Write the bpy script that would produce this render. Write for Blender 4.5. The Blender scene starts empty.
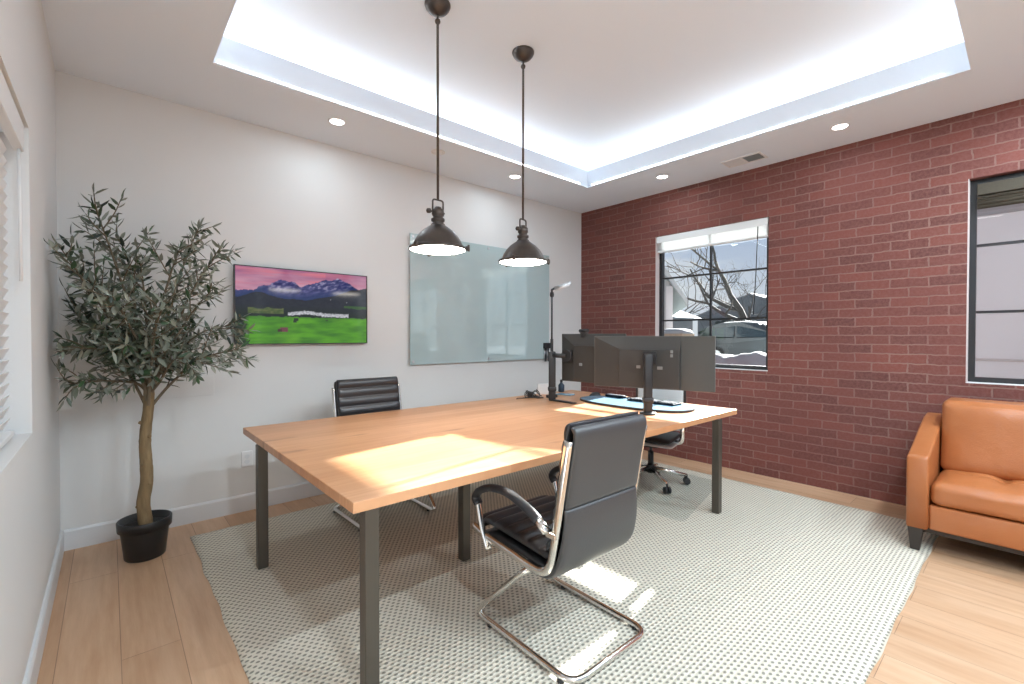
import bpy, bmesh, math, random
from mathutils import Vector, Matrix, noise
random.seed(7)
C = bpy.context.scene.collection
PI = math.pi
R = math.radians

# ------------------------------------------------------------------ camera
W_, H_ = 1024.0, 684.0
F_PX = 458.71
YAW, PITCH, ROLL = 0.720672, -0.0125345, 0.0007
CAM = Vector((-4.68933, -3.95552, 1.33))
CEIL, LEFT = 2.95, -4.924
FRONT = -6.0
UP = 3.28

def ray(px, py):
    fw = Vector((math.cos(PITCH)*math.sin(YAW), math.cos(PITCH)*math.cos(YAW), math.sin(PITCH)))
    rt = Vector((math.cos(YAW), -math.sin(YAW), 0))
    up = rt.cross(fw)
    return fw + rt*((px-512)/F_PX) - up*((py-342)/F_PX)

def at(px, py, axis, val):
    """where the sight line of a pixel meets the plane axis = val"""
    d = ray(px, py)
    return CAM + d*((val-CAM[axis])/d[axis])

# ------------------------------------------------------------------ mesh builder
class MB:
    def __init__(s): s.v = []; s.f = []; s.sm = []; s.col = None
    def add(s, vs, fs, smooth=False):
        o = len(s.v); s.v += [tuple(v) for v in vs]
        s.f += [tuple(i+o for i in f) for f in fs]; s.sm += [smooth]*len(fs)
        return s
    def box(s, x0, x1, y0, y1, z0, z1, r=0.0, seg=2, M=None):
        x0, x1 = sorted((x0, x1)); y0, y1 = sorted((y0, y1)); z0, z1 = sorted((z0, z1))
        if r <= 0:
            vs = [(x,y,z) for z in (z0,z1) for y in (y0,y1) for x in (x0,x1)]
            fs = [(0,2,3,1),(4,5,7,6),(0,1,5,4),(2,6,7,3),(0,4,6,2),(1,3,7,5)]
            if M: vs = [M @ Vector(v) for v in vs]
            return s.add(vs, fs)
        b = bmesh.new(); bmesh.ops.create_cube(b, size=1)
        for v in b.verts:
            v.co = Vector(((x0+x1)/2+v.co.x*(x1-x0), (y0+y1)/2+v.co.y*(y1-y0), (z0+z1)/2+v.co.z*(z1-z0)))
        r = min(r, .49*min(x1-x0, y1-y0, z1-z0))
        bmesh.ops.bevel(b, geom=b.edges[:], offset=r, segments=seg, affect='EDGES', profile=.5)
        b.verts.index_update()
        vs = [(M @ v.co) if M else v.co.copy() for v in b.verts]
        fs = [[v.index for v in f.verts] for f in b.faces]
        b.free()
        return s.add(vs, fs, seg > 1 and r >= .008)
    def tube(s, pts, r, seg=10, closed=False, flat=1.0, up=None, smooth=True, caps=True):
        """round or flattened bar along a path; r number or list"""
        pts = [Vector(p) for p in pts]; n = len(pts)
        rr = r if isinstance(r, (list, tuple)) else [r]*n
        T = []
        for i in range(n):
            a = pts[i-1] if (i > 0 or closed) else pts[i]
            b = pts[(i+1) % n] if (i < n-1 or closed) else pts[i]
            t = (b-a); T.append(t.normalized() if t.length > 1e-9 else Vector((0,0,1)))
        u = Vector(up) if up else (Vector((0,0,1)) if abs(T[0].z) < .9 else Vector((1,0,0)))
        u = (u - T[0]*u.dot(T[0])).normalized()
        vs = []
        for i in range(n):
            u = u - T[i]*u.dot(T[i])
            u = u.normalized() if u.length > 1e-6 else T[i].orthogonal().normalized()
            w = T[i].cross(u)
            for k in range(seg):
                a = 2*PI*k/seg
                vs.append(pts[i] + u*(math.cos(a)*rr[i]) + w*(math.sin(a)*rr[i]*flat))
        fs = []
        for i in range(n if closed else n-1):
            j = (i+1) % n
            for k in range(seg):
                l = (k+1) % seg
                fs.append((i*seg+k, i*seg+l, j*seg+l, j*seg+k))
        s.add(vs, fs, smooth)
        if caps and not closed:
            o = len(s.v)-len(vs)
            s.f += [tuple(o+k for k in reversed(range(seg))), tuple(o+(n-1)*seg+k for k in range(seg))]; s.sm += [False, False]
        return s
    def lathe(s, prof, c=(0,0,0), seg=32, smooth=True, sx=1.0, sy=1.0, M=None, caps=True):
        vs = []; n = len(prof)
        for r, z in prof:
            for k in range(seg):
                a = 2*PI*k/seg
                p = Vector((r*math.cos(a)*sx, r*math.sin(a)*sy, z))
                vs.append((M @ p if M else p) + Vector(c))
        fs = [(i*seg+k, i*seg+(k+1) % seg, (i+1)*seg+(k+1) % seg, (i+1)*seg+k) for i in range(n-1) for k in range(seg)]
        s.add(vs, fs, smooth)
        o = len(s.v)-len(vs)
        if caps and prof[0][0] > 1e-5: s.f.append(tuple(o+k for k in reversed(range(seg)))); s.sm.append(False)
        if caps and prof[-1][0] > 1e-5: s.f.append(tuple(o+(n-1)*seg+k for k in range(seg))); s.sm.append(False)
        return s
    def cyl(s, p0, p1, r, seg=16):
        return s.tube([p0, p1], r, seg)
    def prism(s, poly, axis, t0, t1, smooth=False):
        """polygon in the two other axes, extruded along axis"""
        def P(a, b, t):
            return ((t,a,b), (a,t,b), (a,b,t))[axis]
        n = len(poly)
        vs = [P(a,b,t0) for a,b in poly]+[P(a,b,t1) for a,b in poly]
        fs = [tuple(reversed(range(n))), tuple(range(n,2*n))]+[(i,(i+1)%n,n+(i+1)%n,n+i) for i in range(n)]
        return s.add(vs, fs, smooth)
    def slab(s, path, hw, tf, tb, nx=28, e=.22, capr=.02):
        """upholstered sheet: path of (y,z) seen from the side, x is its width.
        tf/tb: thickness to the front/back of the path as functions of arc 0..1"""
        P = [Vector((0, y, z)) for y, z in path]; n = len(P)
        L = [0]
        for i in range(1, n): L.append(L[-1]+(P[i]-P[i-1]).length)
        vs = []
        for i in range(n):
            t = (P[min(i+1,n-1)]-P[max(i-1,0)]).normalized()
            nn = Vector((0, -t.z, t.y))     # turned a quarter: the front side
            u = L[i]/L[-1]
            edge = min(L[i], L[-1]-L[i])
            k = 1.0 if edge >= capr else math.sqrt(max(0.0, 1-(1-edge/capr)**2))
            h = hw(u) if callable(hw) else hw
            for j in range(nx):
                a = 2*PI*j/nx
                ca, sa = math.cos(a), math.sin(a)
                x = math.copysign(abs(ca)**e, ca)*(h-.006*(1-k))
                q = math.copysign(abs(sa)**(.75), sa)*max(k, .05)
                th = tf(u) if q > 0 else tb(u)
                vs.append(P[i]+Vector((x,0,0))+nn*(q*th))
        fs = [(i*nx+j, i*nx+(j+1)%nx, (i+1)*nx+(j+1)%nx, (i+1)*nx+j) for i in range(n-1) for j in range(nx)]
        fs += [tuple(reversed(range(nx))), tuple((n-1)*nx+j for j in range(nx))]
        return s.add(vs, fs, True)
    def build(s, name, m, parent=None, loc=None):
        me = bpy.data.meshes.new(name); me.from_pydata(s.v, [], s.f)
        me.polygons.foreach_set('use_smooth', s.sm)
        me.update()
        b = bmesh.new(); b.from_mesh(me); bmesh.ops.recalc_face_normals(b, faces=b.faces[:]); b.to_mesh(me); b.free()
        if m: me.materials.append(m)
        o = bpy.data.objects.new(name, me); C.objects.link(o)
        if parent: o.parent = parent
        if loc: o.location = loc
        return o

def bez(pts, n=8, closed=False):
    """smooth curve through points (Catmull-Rom)"""
    P = [Vector(p) for p in pts]; out = []; m = len(P)
    for i in range(m if closed else m-1):
        p0 = P[(i-1) % m] if (closed or i > 0) else P[0]
        p1 = P[i]; p2 = P[(i+1) % m]
        p3 = P[(i+2) % m] if (closed or i+2 < m) else P[-1]
        for k in range(n):
            t = k/n
            out.append(.5*((2*p1)+(p2-p0)*t+(2*p0-5*p1+4*p2-p3)*t*t+(3*p1-p0-3*p2+p3)*t**3))
    if not closed: out.append(P[-1])
    return out

def rounded(pts, r, n=6, closed=True):
    """polyline with rounded corners"""
    P = [Vector(p) for p in pts]; m = len(P); out = []
    for i in range(m):
        if not closed and i in (0, m-1): out.append(P[i]); continue
        a = (P[i-1]-P[i]); b = (P[(i+1) % m]-P[i])
        rr = min(r, a.length*.49, b.length*.49)
        a = P[i]+a.normalized()*rr; b = P[i]+b.normalized()*rr
        for k in range(n+1):
            t = k/n
            out.append(a*(1-t)**2+P[i]*2*t*(1-t)+b*t*t)
    return out

def thing(name, label, cat, loc=(0,0,0), rz=0.0, group=None):
    o = bpy.data.objects.new(name, None); C.objects.link(o)
    o.empty_display_size = .1
    o.location = loc; o.rotation_euler = (0,0,rz)
    o['label'] = label; o['category'] = cat
    if group: o['group'] = group
    return o
def tag(o, label, cat, group=None, kind=None):
    o['label'] = label; o['category'] = cat
    if group: o['group'] = group
    if kind: o['kind'] = kind
    return o
def struct(o, label=None):
    o['kind'] = 'structure'
    if label: o['label'] = label
    return o
def lab(o, label): o['label'] = label; return o
def dup(root, loc, rz, label):
    r = root.copy(); C.objects.link(r); r.location = loc; r.rotation_euler = (0,0,rz); r['label'] = label
    for ch in list(root.children):
        c = ch.copy(); C.objects.link(c); c.parent = r
        for g in list(ch.children):
            d = g.copy(); C.objects.link(d); d.parent = c
    return r

# ------------------------------------------------------------------ materials
def lin(r, g, b):
    f = lambda c: (c/255/12.92) if c/255 <= .04045 else ((c/255+.055)/1.055)**2.4
    return (f(r), f(g), f(b), 1)
class NT:
    """small helper to write node trees"""
    def __init__(s, m): s.t = m.node_tree; s.n = s.t.nodes; s.l = s.t.links
    def new(s, k, **kw):
        n = s.n.new(k)
        for a, b in kw.items(): setattr(n, a, b)
        return n
    def link(s, a, b): s.l.new(a, b)
    def math(s, op, a, b=None, c=None):
        n = s.n.new('ShaderNodeMath'); n.operation = op
        for i, v in enumerate((a, b, c)):
            if v is None: continue
            if isinstance(v, (int, float)): n.inputs[i].default_value = v
            else: s.link(v, n.inputs[i])
        return n.outputs[0]
    def mix(s, fac, a, b, mode='MIX'):
        n = s.n.new('ShaderNodeMix'); n.data_type = 'RGBA'; n.blend_type = mode
        for i, v in ((0, fac), (6, a), (7, b)):
            if isinstance(v, (int, float)): n.inputs[i].default_value = v
            elif isinstance(v, tuple): n.inputs[i].default_value = v
            else: s.link(v, n.inputs[i])
        return n.outputs[2]
    def noise(s, vec, scale, detail=3, rough=.55):
        n = s.n.new('ShaderNodeTexNoise'); n.inputs['Scale'].default_value = scale
        n.inputs['Detail'].default_value = detail; n.inputs['Roughness'].default_value = rough
        if vec is not None: s.link(vec, n.inputs['Vector'])
        return n
    def ramp(s, fac, stops):
        n = s.n.new('ShaderNodeValToRGB'); e = n.color_ramp.elements
        while len(e) < len(stops): e.new(.5)
        for k, (p, c) in enumerate(stops): e[k].position = p; e[k].color = c if isinstance(c, tuple) else (c,c,c,1)
        s.link(fac, n.inputs[0]); return n.outputs[0]
    def xyz(s, kind='Object'):
        t = s.n.new('ShaderNodeTexCoord'); p = s.n.new('ShaderNodeSeparateXYZ'); s.link(t.outputs[kind], p.inputs[0])
        return t.outputs[kind], p.outputs[0], p.outputs[1], p.outputs[2]
    def vec(s, x, y, z=0.0):
        n = s.n.new('ShaderNodeCombineXYZ')
        for i, v in enumerate((x, y, z)):
            if isinstance(v, (int, float)): n.inputs[i].default_value = v
            else: s.link(v, n.inputs[i])
        return n.outputs[0]
    def bump(s, h, bsdf, strength=.3, dist=.01):
        n = s.n.new('ShaderNodeBump'); n.inputs['Strength'].default_value = strength; n.inputs['Distance'].default_value = dist
        s.link(h, n.inputs['Height']); s.link(n.outputs[0], bsdf.inputs['Normal']); return n
MATS = {}
def mat(name, col=(.5,.5,.5,1), rough=.5, metal=0.0, spec=.5, emit=None, es=1.0, coat=0.0, var=0.0, vs=8.0, bump=0.0, bs=60.0):
    m = bpy.data.materials.new(name); m.use_nodes = True
    b = m.node_tree.nodes['Principled BSDF']
    b.inputs['Base Color'].default_value = col; b.inputs['Roughness'].default_value = rough
    b.inputs['Metallic'].default_value = metal; b.inputs['Specular IOR Level'].default_value = spec
    b.inputs['Coat Weight'].default_value = coat
    if emit: b.inputs['Emission Color'].default_value = emit; b.inputs['Emission Strength'].default_value = es
    nt = NT(m)
    if var or bump:
        v, *_ = nt.xyz()
        if var:
            n = nt.noise(v, vs)
            nt.link(nt.mix(n.outputs[0], tuple(c*(1-var) for c in col[:3])+(1,), tuple(min(1,c*(1+var)) for c in col[:3])+(1,)), b.inputs['Base Color'])
        if bump:
            n = nt.noise(v, bs, 4); nt.bump(n.outputs[0], b, bump, .01)
    m['b'] = 1
    MATS[name] = m
    return m
def bsdf(m): return m.node_tree.nodes['Principled BSDF']

m_wall = mat('wall_paint', (.685,.685,.675,1), .6, var=.03, vs=1.6, bump=.03, bs=90)
m_ceil = mat('ceiling_paint', (.775,.845,.925,1), .8)
m_trim = mat('trim_paint', (.66,.675,.69,1), .45)
m_white = mat('white_plastic', (.74,.74,.74,1), .4)
m_chrome = mat('chrome', (.80,.78,.75,1), .13, 1.0)
m_alu = mat('brushed_metal', (.55,.56,.57,1), .3, 1.0)
m_black = mat('black_plastic', (.018,.018,.02,1), .45)
m_blackframe = mat('black_window_frame', (.012,.012,.014,1), .35)
m_monitor = mat('monitor_shell', (.036,.035,.033,1), .5, var=.1, vs=4)
m_monitor2 = mat('monitor_rim', (.062,.061,.057,1), .45)
m_leather = mat('black_leather', (.018,.018,.021,1), .33, spec=.6, bump=.10, bs=140)
m_leatherback = mat('grey_black_leather', (.046,.047,.050,1), .38, spec=.6, bump=.08, bs=160)
m_legmetal = mat('bronze_powder_coat', (.080,.069,.055,1), .42, .3)
m_bronze = mat('aged_bronze', (.085,.069,.060,1), .36, .7, var=.4, vs=18)
m_bulb = mat('lamp_diffuser', (.9,.88,.84,1), .4, emit=(1,.95,.87,1), es=16.0)
m_down = mat('downlight_lens', (.9,.9,.9,1), .4, emit=(1,.97,.93,1), es=14.0)
m_led = mat('led_strip', (.9,.9,.9,1), .4, emit=(1,.97,.91,1), es=8.0)
m_led2 = mat('led_strip_trough', (.9,.9,.9,1), .4, emit=(1,.98,.93,1), es=18.0)
m_pot = mat('black_pot', (.014,.014,.015,1), .38)
m_soil = mat('dark_soil', (.02,.016,.013,1), .9, bump=.8, bs=90)
m_paper = mat('white_card', (.8,.8,.8,1), .5)
m_return = mat('painted_daylight_return', (.60,.52,.50,1), .8, bump=.5, bs=60)  # pale colour stands in for daylight on the brick returns
m_grate = mat('vent_dark', (.20,.21,.21,1), .6)
m_teal = mat('back_painted_glass', (.43,.55,.56,1), .01, spec=1.0, coat=.3)
bsdf(m_teal).inputs['IOR'].default_value = 1.62
m_pad = mat('blue_desk_pad', (.20,.34,.45,1), .25)
m_key = mat('keyboard_navy', (.008,.014,.028,1), .75, spec=.25)
m_blueobj = mat('dark_blue_plastic', (.02,.045,.08,1), .35)
m_lightgrey = mat('light_grey_shell', (.60,.66,.69,1), .45)
m_darkwood = mat('espresso_wood', (.028,.020,.016,1), .45)
m_snow = mat('snow', (.23,.245,.26,1), .7, var=.08, vs=3, bump=.5, bs=7)
m_house = mat('white_siding', (.46,.49,.49,1), .7)
m_panelwall = mat('pale_grey_cladding', (.58,.655,.68,1), .6, var=.04, vs=1.2)
m_bark_far = mat('dark_bark', (.065,.058,.052,1), .9)
m_hedge = mat('evergreen', (.026,.031,.030,1), .9, var=.5, vs=5)
m_car = mat('car_grey_paint', (.03,.036,.042,1), .3, .2, coat=.4)
m_carglass = mat('car_dark_glass', (.03,.045,.055,1), .08)
m_tyre = mat('tyre_rubber', (.015,.015,.015,1), .8)
m_crate = mat('weathered_board', (.30,.22,.15,1), .8, var=.25, vs=12)
m_roofgrey = mat('grey_shingles', (.16,.17,.18,1), .8, var=.2, vs=14)
m_shade = mat('woven_brown_shade', (.055,.045,.03,1), .8, var=.2, vs=60)
m_blind = mat('white_blind', (.72,.73,.73,1), .5)
m_patch = mat('painted_cover', (.60,.60,.605,1), .6)

# glass: clear pane and tinted mat
def pane(name, tint, f=.06, rough=0.0):
    m = bpy.data.materials.new(name); m.use_nodes = True; nt = NT(m); nt.n.clear()
    o = nt.new('ShaderNodeOutputMaterial'); t = nt.new('ShaderNodeBsdfTransparent'); g = nt.new('ShaderNodeBsdfGlossy')
    t.inputs[0].default_value = tint; g.inputs['Roughness'].default_value = rough
    fr = nt.new('ShaderNodeLayerWeight'); fr.inputs[0].default_value = .5
    mx = nt.new('ShaderNodeMixShader'); nt.link(nt.math('ADD', f, nt.math('MULTIPLY', nt.math('POWER', fr.outputs['Facing'], 5), .55)), mx.inputs[0])
    nt.link(t.outputs[0], mx.inputs[1]); nt.link(g.outputs[0], mx.inputs[2]); nt.link(mx.outputs[0], o.inputs[0]); return m
m_glass = pane('window_glass', (.95,.97,.97,1), .035)
m_mat = pane('clear_vinyl', (.978,.998,1,1), .02, .15)

# brick
def brick_mat():
    m = mat('red_brick', rough=.85); nt = NT(m); b = bsdf(m)
    v, x, y, z = nt.xyz()
    h = nt.math('ADD', y, x)
    jit = nt.noise(v, 9, 2)
    hh = nt.math('ADD', h, nt.math('MULTIPLY', nt.math('SUBTRACT', jit.outputs[0], .5), .020))
    zz = nt.math('ADD', z, nt.math('MULTIPLY', nt.math('SUBTRACT', jit.outputs[0], .5), .018))
    j2 = nt.noise(v, 38, 3, .6)
    hh = nt.math('ADD', hh, nt.math('MULTIPLY', nt.math('SUBTRACT', j2.outputs[0], .5), .012))
    zz = nt.math('ADD', zz, nt.math('MULTIPLY', nt.math('SUBTRACT', j2.outputs[0], .5), .010))
    p = nt.vec(hh, zz)
    t = nt.new('ShaderNodeTexBrick'); nt.link(p, t.inputs['Vector'])
    t.offset = .5; t.inputs['Scale'].default_value = 1
    t.inputs['Brick Width'].default_value = .228; t.inputs['Row Height'].default_value = .0745
    t.inputs['Mortar Size'].default_value = .0055; t.inputs['Mortar Smooth'].default_value = .25; t.inputs['Bias'].default_value = -.05
    t.inputs['Color1'].default_value = lin(124,71,63); t.inputs['Color2'].default_value = lin(93,58,55)
    t.inputs['Mortar'].default_value = lin(138,110,101)
    big = nt.noise(v, 1.3, 2); fine = nt.noise(v, 45, 5, .7)
    c = nt.mix(nt.ramp(fine.outputs[0], [(.40,(0,0,0,1)), (.72,(.6,.6,.6,1))]), t.outputs[0], lin(136,98,90))
    c = nt.mix(nt.ramp(big.outputs[0], [(.35,(0,0,0,1)), (.7,(.5,.5,.5,1))]), c, lin(112,68,63))
    nt.link(c, b.inputs['Base Color'])
    hgt = nt.math('SUBTRACT', nt.math('MULTIPLY', fine.outputs[0], .35), t.outputs[1])
    nt.bump(hgt, b, .7, .006)
    b.inputs['Specular IOR Level'].default_value = .25
    return m
m_brick = brick_mat()

def floor_mat():
    m = mat('oak_floor', rough=.42); nt = NT(m); b = bsdf(m)
    v, x, y, z = nt.xyz()
    t = nt.new('ShaderNodeTexBrick'); nt.link(nt.vec(y, nt.math('ADD', x, .062)), t.inputs['Vector'])
    t.offset = .37; t.inputs['Scale'].default_value = 1; t.inputs['Brick Width'].default_value = 1.5; t.inputs['Row Height'].default_value = .2
    t.inputs['Mortar Size'].default_value = .0013; t.inputs['Mortar Smooth'].default_value = .1
    t.inputs['Color1'].default_value = lin(203,167,135); t.inputs['Color2'].default_value = lin(187,149,116); t.inputs['Mortar'].default_value = lin(112,84,62)
    g = nt.noise(nt.vec(nt.math('MULTIPLY', x, 30), nt.math('MULTIPLY', y, 2.4), 0), 1, 6, .65)
    g2 = nt.noise(nt.vec(nt.math('MULTIPLY', x, 7), nt.math('MULTIPLY', y, 1.3), 0), 1, 3)
    c = nt.mix(nt.ramp(g.outputs[0], [(.35,(0,0,0,1)), (.75,(.5,.5,.5,1))]), t.outputs[0], lin(158,117,84))
    c = nt.mix(nt.ramp(g2.outputs[0], [(.45,(0,0,0,1)), (.75,(.45,.45,.45,1))]), c, lin(214,184,156))
    nt.link(c, b.inputs['Base Color'])
    nt.bump(nt.math('SUBTRACT', nt.math('MULTIPLY', g.outputs[0], .2), t.outputs[1]), b, .25, .003)
    return m
m_floor = floor_mat()

def table_mat():
    m = mat('honey_wood', rough=.36); nt = NT(m); b = bsdf(m)
    v, x, y, z = nt.xyz()
    t = nt.new('ShaderNodeTexBrick'); nt.link(nt.vec(x, y), t.inputs['Vector'])
    t.offset = .43; t.inputs['Scale'].default_value = 1; t.inputs['Brick Width'].default_value = 1.9; t.inputs['Row Height'].default_value = .145
    t.inputs['Mortar Size'].default_value = .0004; t.inputs['Mortar Smooth'].default_value = 1
    t.inputs['Color1'].default_value = lin(211,161,121); t.inputs['Color2'].default_value = lin(193,140,99); t.inputs['Mortar'].default_value = lin(170,118,82)
    wob = nt.noise(nt.vec(nt.math('MULTIPLY', x, 1.5), nt.math('MULTIPLY', y, 6), 0), 1, 2)
    yy = nt.math('ADD', y, nt.math('MULTIPLY', wob.outputs[0], .05))
    g = nt.noise(nt.vec(nt.math('MULTIPLY', x, 2.2), nt.math('MULTIPLY', yy, 46), z), 1, 5, .62)
    kn = nt.noise(nt.vec(nt.math('MULTIPLY', x, 2.4), nt.math('MULTIPLY', y, 9), 3.1), 1, 2)
    c = nt.mix(nt.ramp(g.outputs[0], [(.38,(0,0,0,1)), (.78,(.55,.55,.55,1))]), t.outputs[0], lin(168,106,66))
    c = nt.mix(nt.ramp(kn.outputs[0], [(.66,(0,0,0,1)), (.76,(.6,.6,.6,1))]), c, lin(132,82,52))
    nt.link(c, b.inputs['Base Color'])
    nt.bump(g.outputs[0], b, .06, .002)
    return m
m_table = table_mat()

def rug_mat():
    m = mat('woven_wool', rough=.95, spec=.1); nt = NT(m); b = bsdf(m)
    v, x, y, z = nt.xyz()
    wv = nt.noise(v, 14, 2)
    wob = nt.math('MULTIPLY', nt.math('SUBTRACT', wv.outputs[0], .5), .010)
    U, V = .031, .0205
    vv = nt.math('DIVIDE', nt.math('ADD', y, wob), V)
    row = nt.math('FLOOR', vv)
    uu = nt.math('ADD', nt.math('DIVIDE', nt.math('ADD', x, wob), U), nt.math('MULTIPLY', row, .5))
    fu = nt.math('ABSOLUTE', nt.math('SUBTRACT', nt.math('FRACT', uu), .5))
    fv = nt.math('ABSOLUTE', nt.math('SUBTRACT', nt.math('FRACT', vv), .5))
    e = nt.math('ADD', nt.math('POWER', nt.math('DIVIDE', fu, .33), 2), nt.math('POWER', nt.math('DIVIDE', fv, .36), 2))
    dot = nt.ramp(e, [(.35,(1,1,1,1)), (1.0,(0,0,0,1))])
    n1 = nt.noise(v, 170, 3); n2 = nt.noise(v, 3, 2)
    cream = nt.mix(n1.outputs[0], lin(203,196,180), lin(230,223,207))
    grey = nt.mix(n1.outputs[0], lin(110,107,97), lin(150,146,134))
    c = nt.mix(dot, cream, grey)
    c = nt.mix(nt.math('MULTIPLY', n2.outputs[0], .18), c, lin(190,184,170))
    nt.link(c, b.inputs['Base Color'])
    rb = nt.math('MULTIPLY', nt.math('SUBTRACT', .5, fv), nt.math('ADD', .6, nt.math('MULTIPLY', n1.outputs[0], .5)))
    nt.bump(nt.math('SUBTRACT', rb, nt.math('MULTIPLY', dot, .12)), b, .7, .012)
    return m
m_rug = rug_mat()

def sofa_mat():
    m = mat('tan_leather', lin(162,98,56), .29, spec=.55); nt = NT(m); b = bsdf(m)
    v, *_ = nt.xyz()
    n = nt.noise(v, 2.5, 3); n2 = nt.noise(v, 130, 4)
    nt.link(nt.mix(n.outputs[0], lin(152,88,48), lin(178,112,68)), b.inputs['Base Color'])
    nt.bump(nt.math('ADD', nt.math('MULTIPLY', n2.outputs[0], .3), nt.noise(v, 11, 3).outputs[0]), b, .12, .02)
    return m
m_sofa = sofa_mat()

def trunk_mat():
    m = mat('olive_bark', rough=.85); nt = NT(m); b = bsdf(m)
    v, x, y, z = nt.xyz()
    n = nt.noise(nt.vec(nt.math('MULTIPLY', x, 40), nt.math('MULTIPLY', y, 40), nt.math('MULTIPLY', z, 9)), 1, 5)
    nt.link(nt.mix(n.outputs[0], lin(84,66,42), lin(158,134,98)), b.inputs['Base Color'])
    nt.bump(n.outputs[0], b, .6, .01); return m
m_trunk = trunk_mat()
m_twig = mat('grey_olive_twig', lin(112,100,82), .85, var=.3, vs=30)
def leaf_mat():
    m = mat('olive_leaf', rough=.42); nt = NT(m); b = bsdf(m)
    a = nt.new('ShaderNodeAttribute'); a.attribute_name = 'leafcol'
    g = nt.new('ShaderNodeNewGeometry')
    c = nt.mix(nt.math('MULTIPLY', g.outputs['Backfacing'], .65), a.outputs['Color'], lin(150,154,142))
    nt.link(c, b.inputs['Base Color']); return m
m_leaf = leaf_mat()
def screen_mat():
    m = mat('screen_picture', (.005,.005,.005,1), .08, spec=.6); nt = NT(m); b = bsdf(m)
    a = nt.new('ShaderNodeAttribute'); a.attribute_name = 'picture'
    nt.link(a.outputs['Color'], b.inputs['Emission Color']); b.inputs['Emission Strength'].default_value = .82
    return m
m_screen = screen_mat()

# ------------------------------------------------------------------ room shell
def holes_wall(axis, c0, c1, a0, a1, z1, holes):
    """wall slab normal to axis between c0 and c1, running a0..a1, with rectangular holes (h0,h1,z0,z1)"""
    mb = MB()
    def B(p0, p1, q0, q1):
        if p1-p0 < 1e-6 or q1-q0 < 1e-6: return
        if axis == 0: mb.box(c0, c1, p0, p1, q0, q1)
        else: mb.box(p0, p1, c0, c1, q0, q1)
    cur = a0
    for h0, h1, z0, zz in sorted(holes):
        B(cur, h0, 0, z1); B(h0, h1, 0, z0); B(h0, h1, zz, z1); cur = h1
    B(cur, a1, 0, z1)
    return mb
W1 = (-2.29, -1.095, .999, 2.462)
W2 = (-4.82, -3.628, .992, 2.472)
W3 = (-3.2, -1.30, .94, 2.16)      # in the left wall
W4 = (-4.5, -.5, .25, 2.7)          # unseen window added behind the camera for fill daylight
TH = .16
struct(holes_wall(0, 0, TH, FRONT, 0.0, UP+.12, [W1, W2]).build('wall_right', m_brick), 'red brick wall with two black framed windows')
struct(holes_wall(0, LEFT-TH, LEFT, FRONT, 0.0, UP+.12, [W3]).build('wall_left', m_wall))
struct(MB().box(LEFT-TH, TH, 0, TH, 0, UP+.12).build('wall_back', m_wall))
struct(holes_wall(1, FRONT-TH, FRONT, LEFT-TH, TH, UP+.12, [W4]).build('wall_front', m_wall))
struct(MB().box(LEFT-TH, TH, FRONT-TH, TH, -.12, 0).build('floor', m_floor))
# ceiling: a lower border round a raised tray
TX0, TX1, TY0, TY1 = -4.215, -.752, -3.685, -.725
TR = .42       # depth of the light trough behind the fascia
FZ = 3.145     # top of the fascia
cb = MB()
t_ = .022
for (x0,x1,y0,y1) in ((LEFT, TX0-.03, FRONT, 0), (TX1+.03, 0, FRONT, 0), (TX0-.03, TX1+.03, TY1+.03, 0), (TX0-.03, TX1+.03, FRONT, TY0-.03)):
    cb.box(x0, x1, y0, y1, CEIL, CEIL+t_)
# trough floor edge is the border itself; outer trough walls and the upper ceiling
cb.box(TX0-TR-.02, TX0-TR, TY0-TR, TY1+TR, CEIL+t_, UP); cb.box(TX1+TR, TX1+TR+.02, TY0-TR, TY1+TR, CEIL+t_, UP)
cb.box(TX0-TR, TX1+TR, TY0-TR-.02, TY0-TR, CEIL+t_, UP); cb.box(TX0-TR, TX1+TR, TY1+TR, TY1+TR+.02, CEIL+t_, UP)
cb.box(TX0-TR-.02, TX1+TR+.02, TY0-TR-.02, TY1+TR+.02, UP, UP+.05)
struct(cb.build('ceiling', m_ceil), 'white tray ceiling with a raised centre')
fb = MB(); o = .03
for (x0,x1,y0,y1) in ((TX0-o-.015, TX0-o, TY0-o-.015, TY1+o+.015), (TX1+o, TX1+o+.015, TY0-o-.015, TY1+o+.015), (TX0-o, TX1+o, TY0-o-.015, TY0-o), (TX0-o, TX1+o, TY1+o, TY1+o+.015)):
    fb.box(x0, x1, y0, y1, CEIL+t_, FZ)
# lip under the fascia
for (x0,x1,y0,y1) in ((TX0-o, TX0, TY0-o, TY1+o), (TX1, TX1+o, TY0-o, TY1+o), (TX0, TX1, TY0-o, TY0), (TX0, TX1, TY1, TY1+o)):
    fb.box(x0, x1, y0, y1, CEIL, CEIL+.010)
struct(fb.build('trim_1', m_ceil), 'white fascia around the raised tray')
cl = thing('cove_light', 'glowing white light strip running round the ceiling tray edge', 'light strip', ((TX0+TX1)/2, (TY0+TY1)/2, CEIL))
ox, oy = (TX0+TX1)/2, (TY0+TY1)/2
sb = MB()
for (x0,x1,y0,y1) in ((TX1+o-.006, TX1+o-.001, TY0+.12, TY1-.03), (TX0-o+.001, TX0-o+.006, TY0+.03, TY1-.03), (TX0+.03, TX1-.1, TY1+o-.006, TY1+o-.001), (TX0+.03, TX1-.03, TY0-o+.001, TY0-o+.006)):
    sb.box(x0-ox, x1-ox, y0-oy, y1-oy, .024, .034)
sb.build('light_strip', m_led, cl)
sb = MB()
q = TR-.012
for (x0,x1,y0,y1) in ((TX1+q, TX1+q+.01, TY0, TY1), (TX0-q-.01, TX0-q, TY0, TY1), (TX0, TX1, TY1+q, TY1+q+.01), (TX0, TX1, TY0-q-.01, TY0-q)):
    sb.box(x0-ox, x1-ox, y0-oy, y1-oy, .10, .17)
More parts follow.
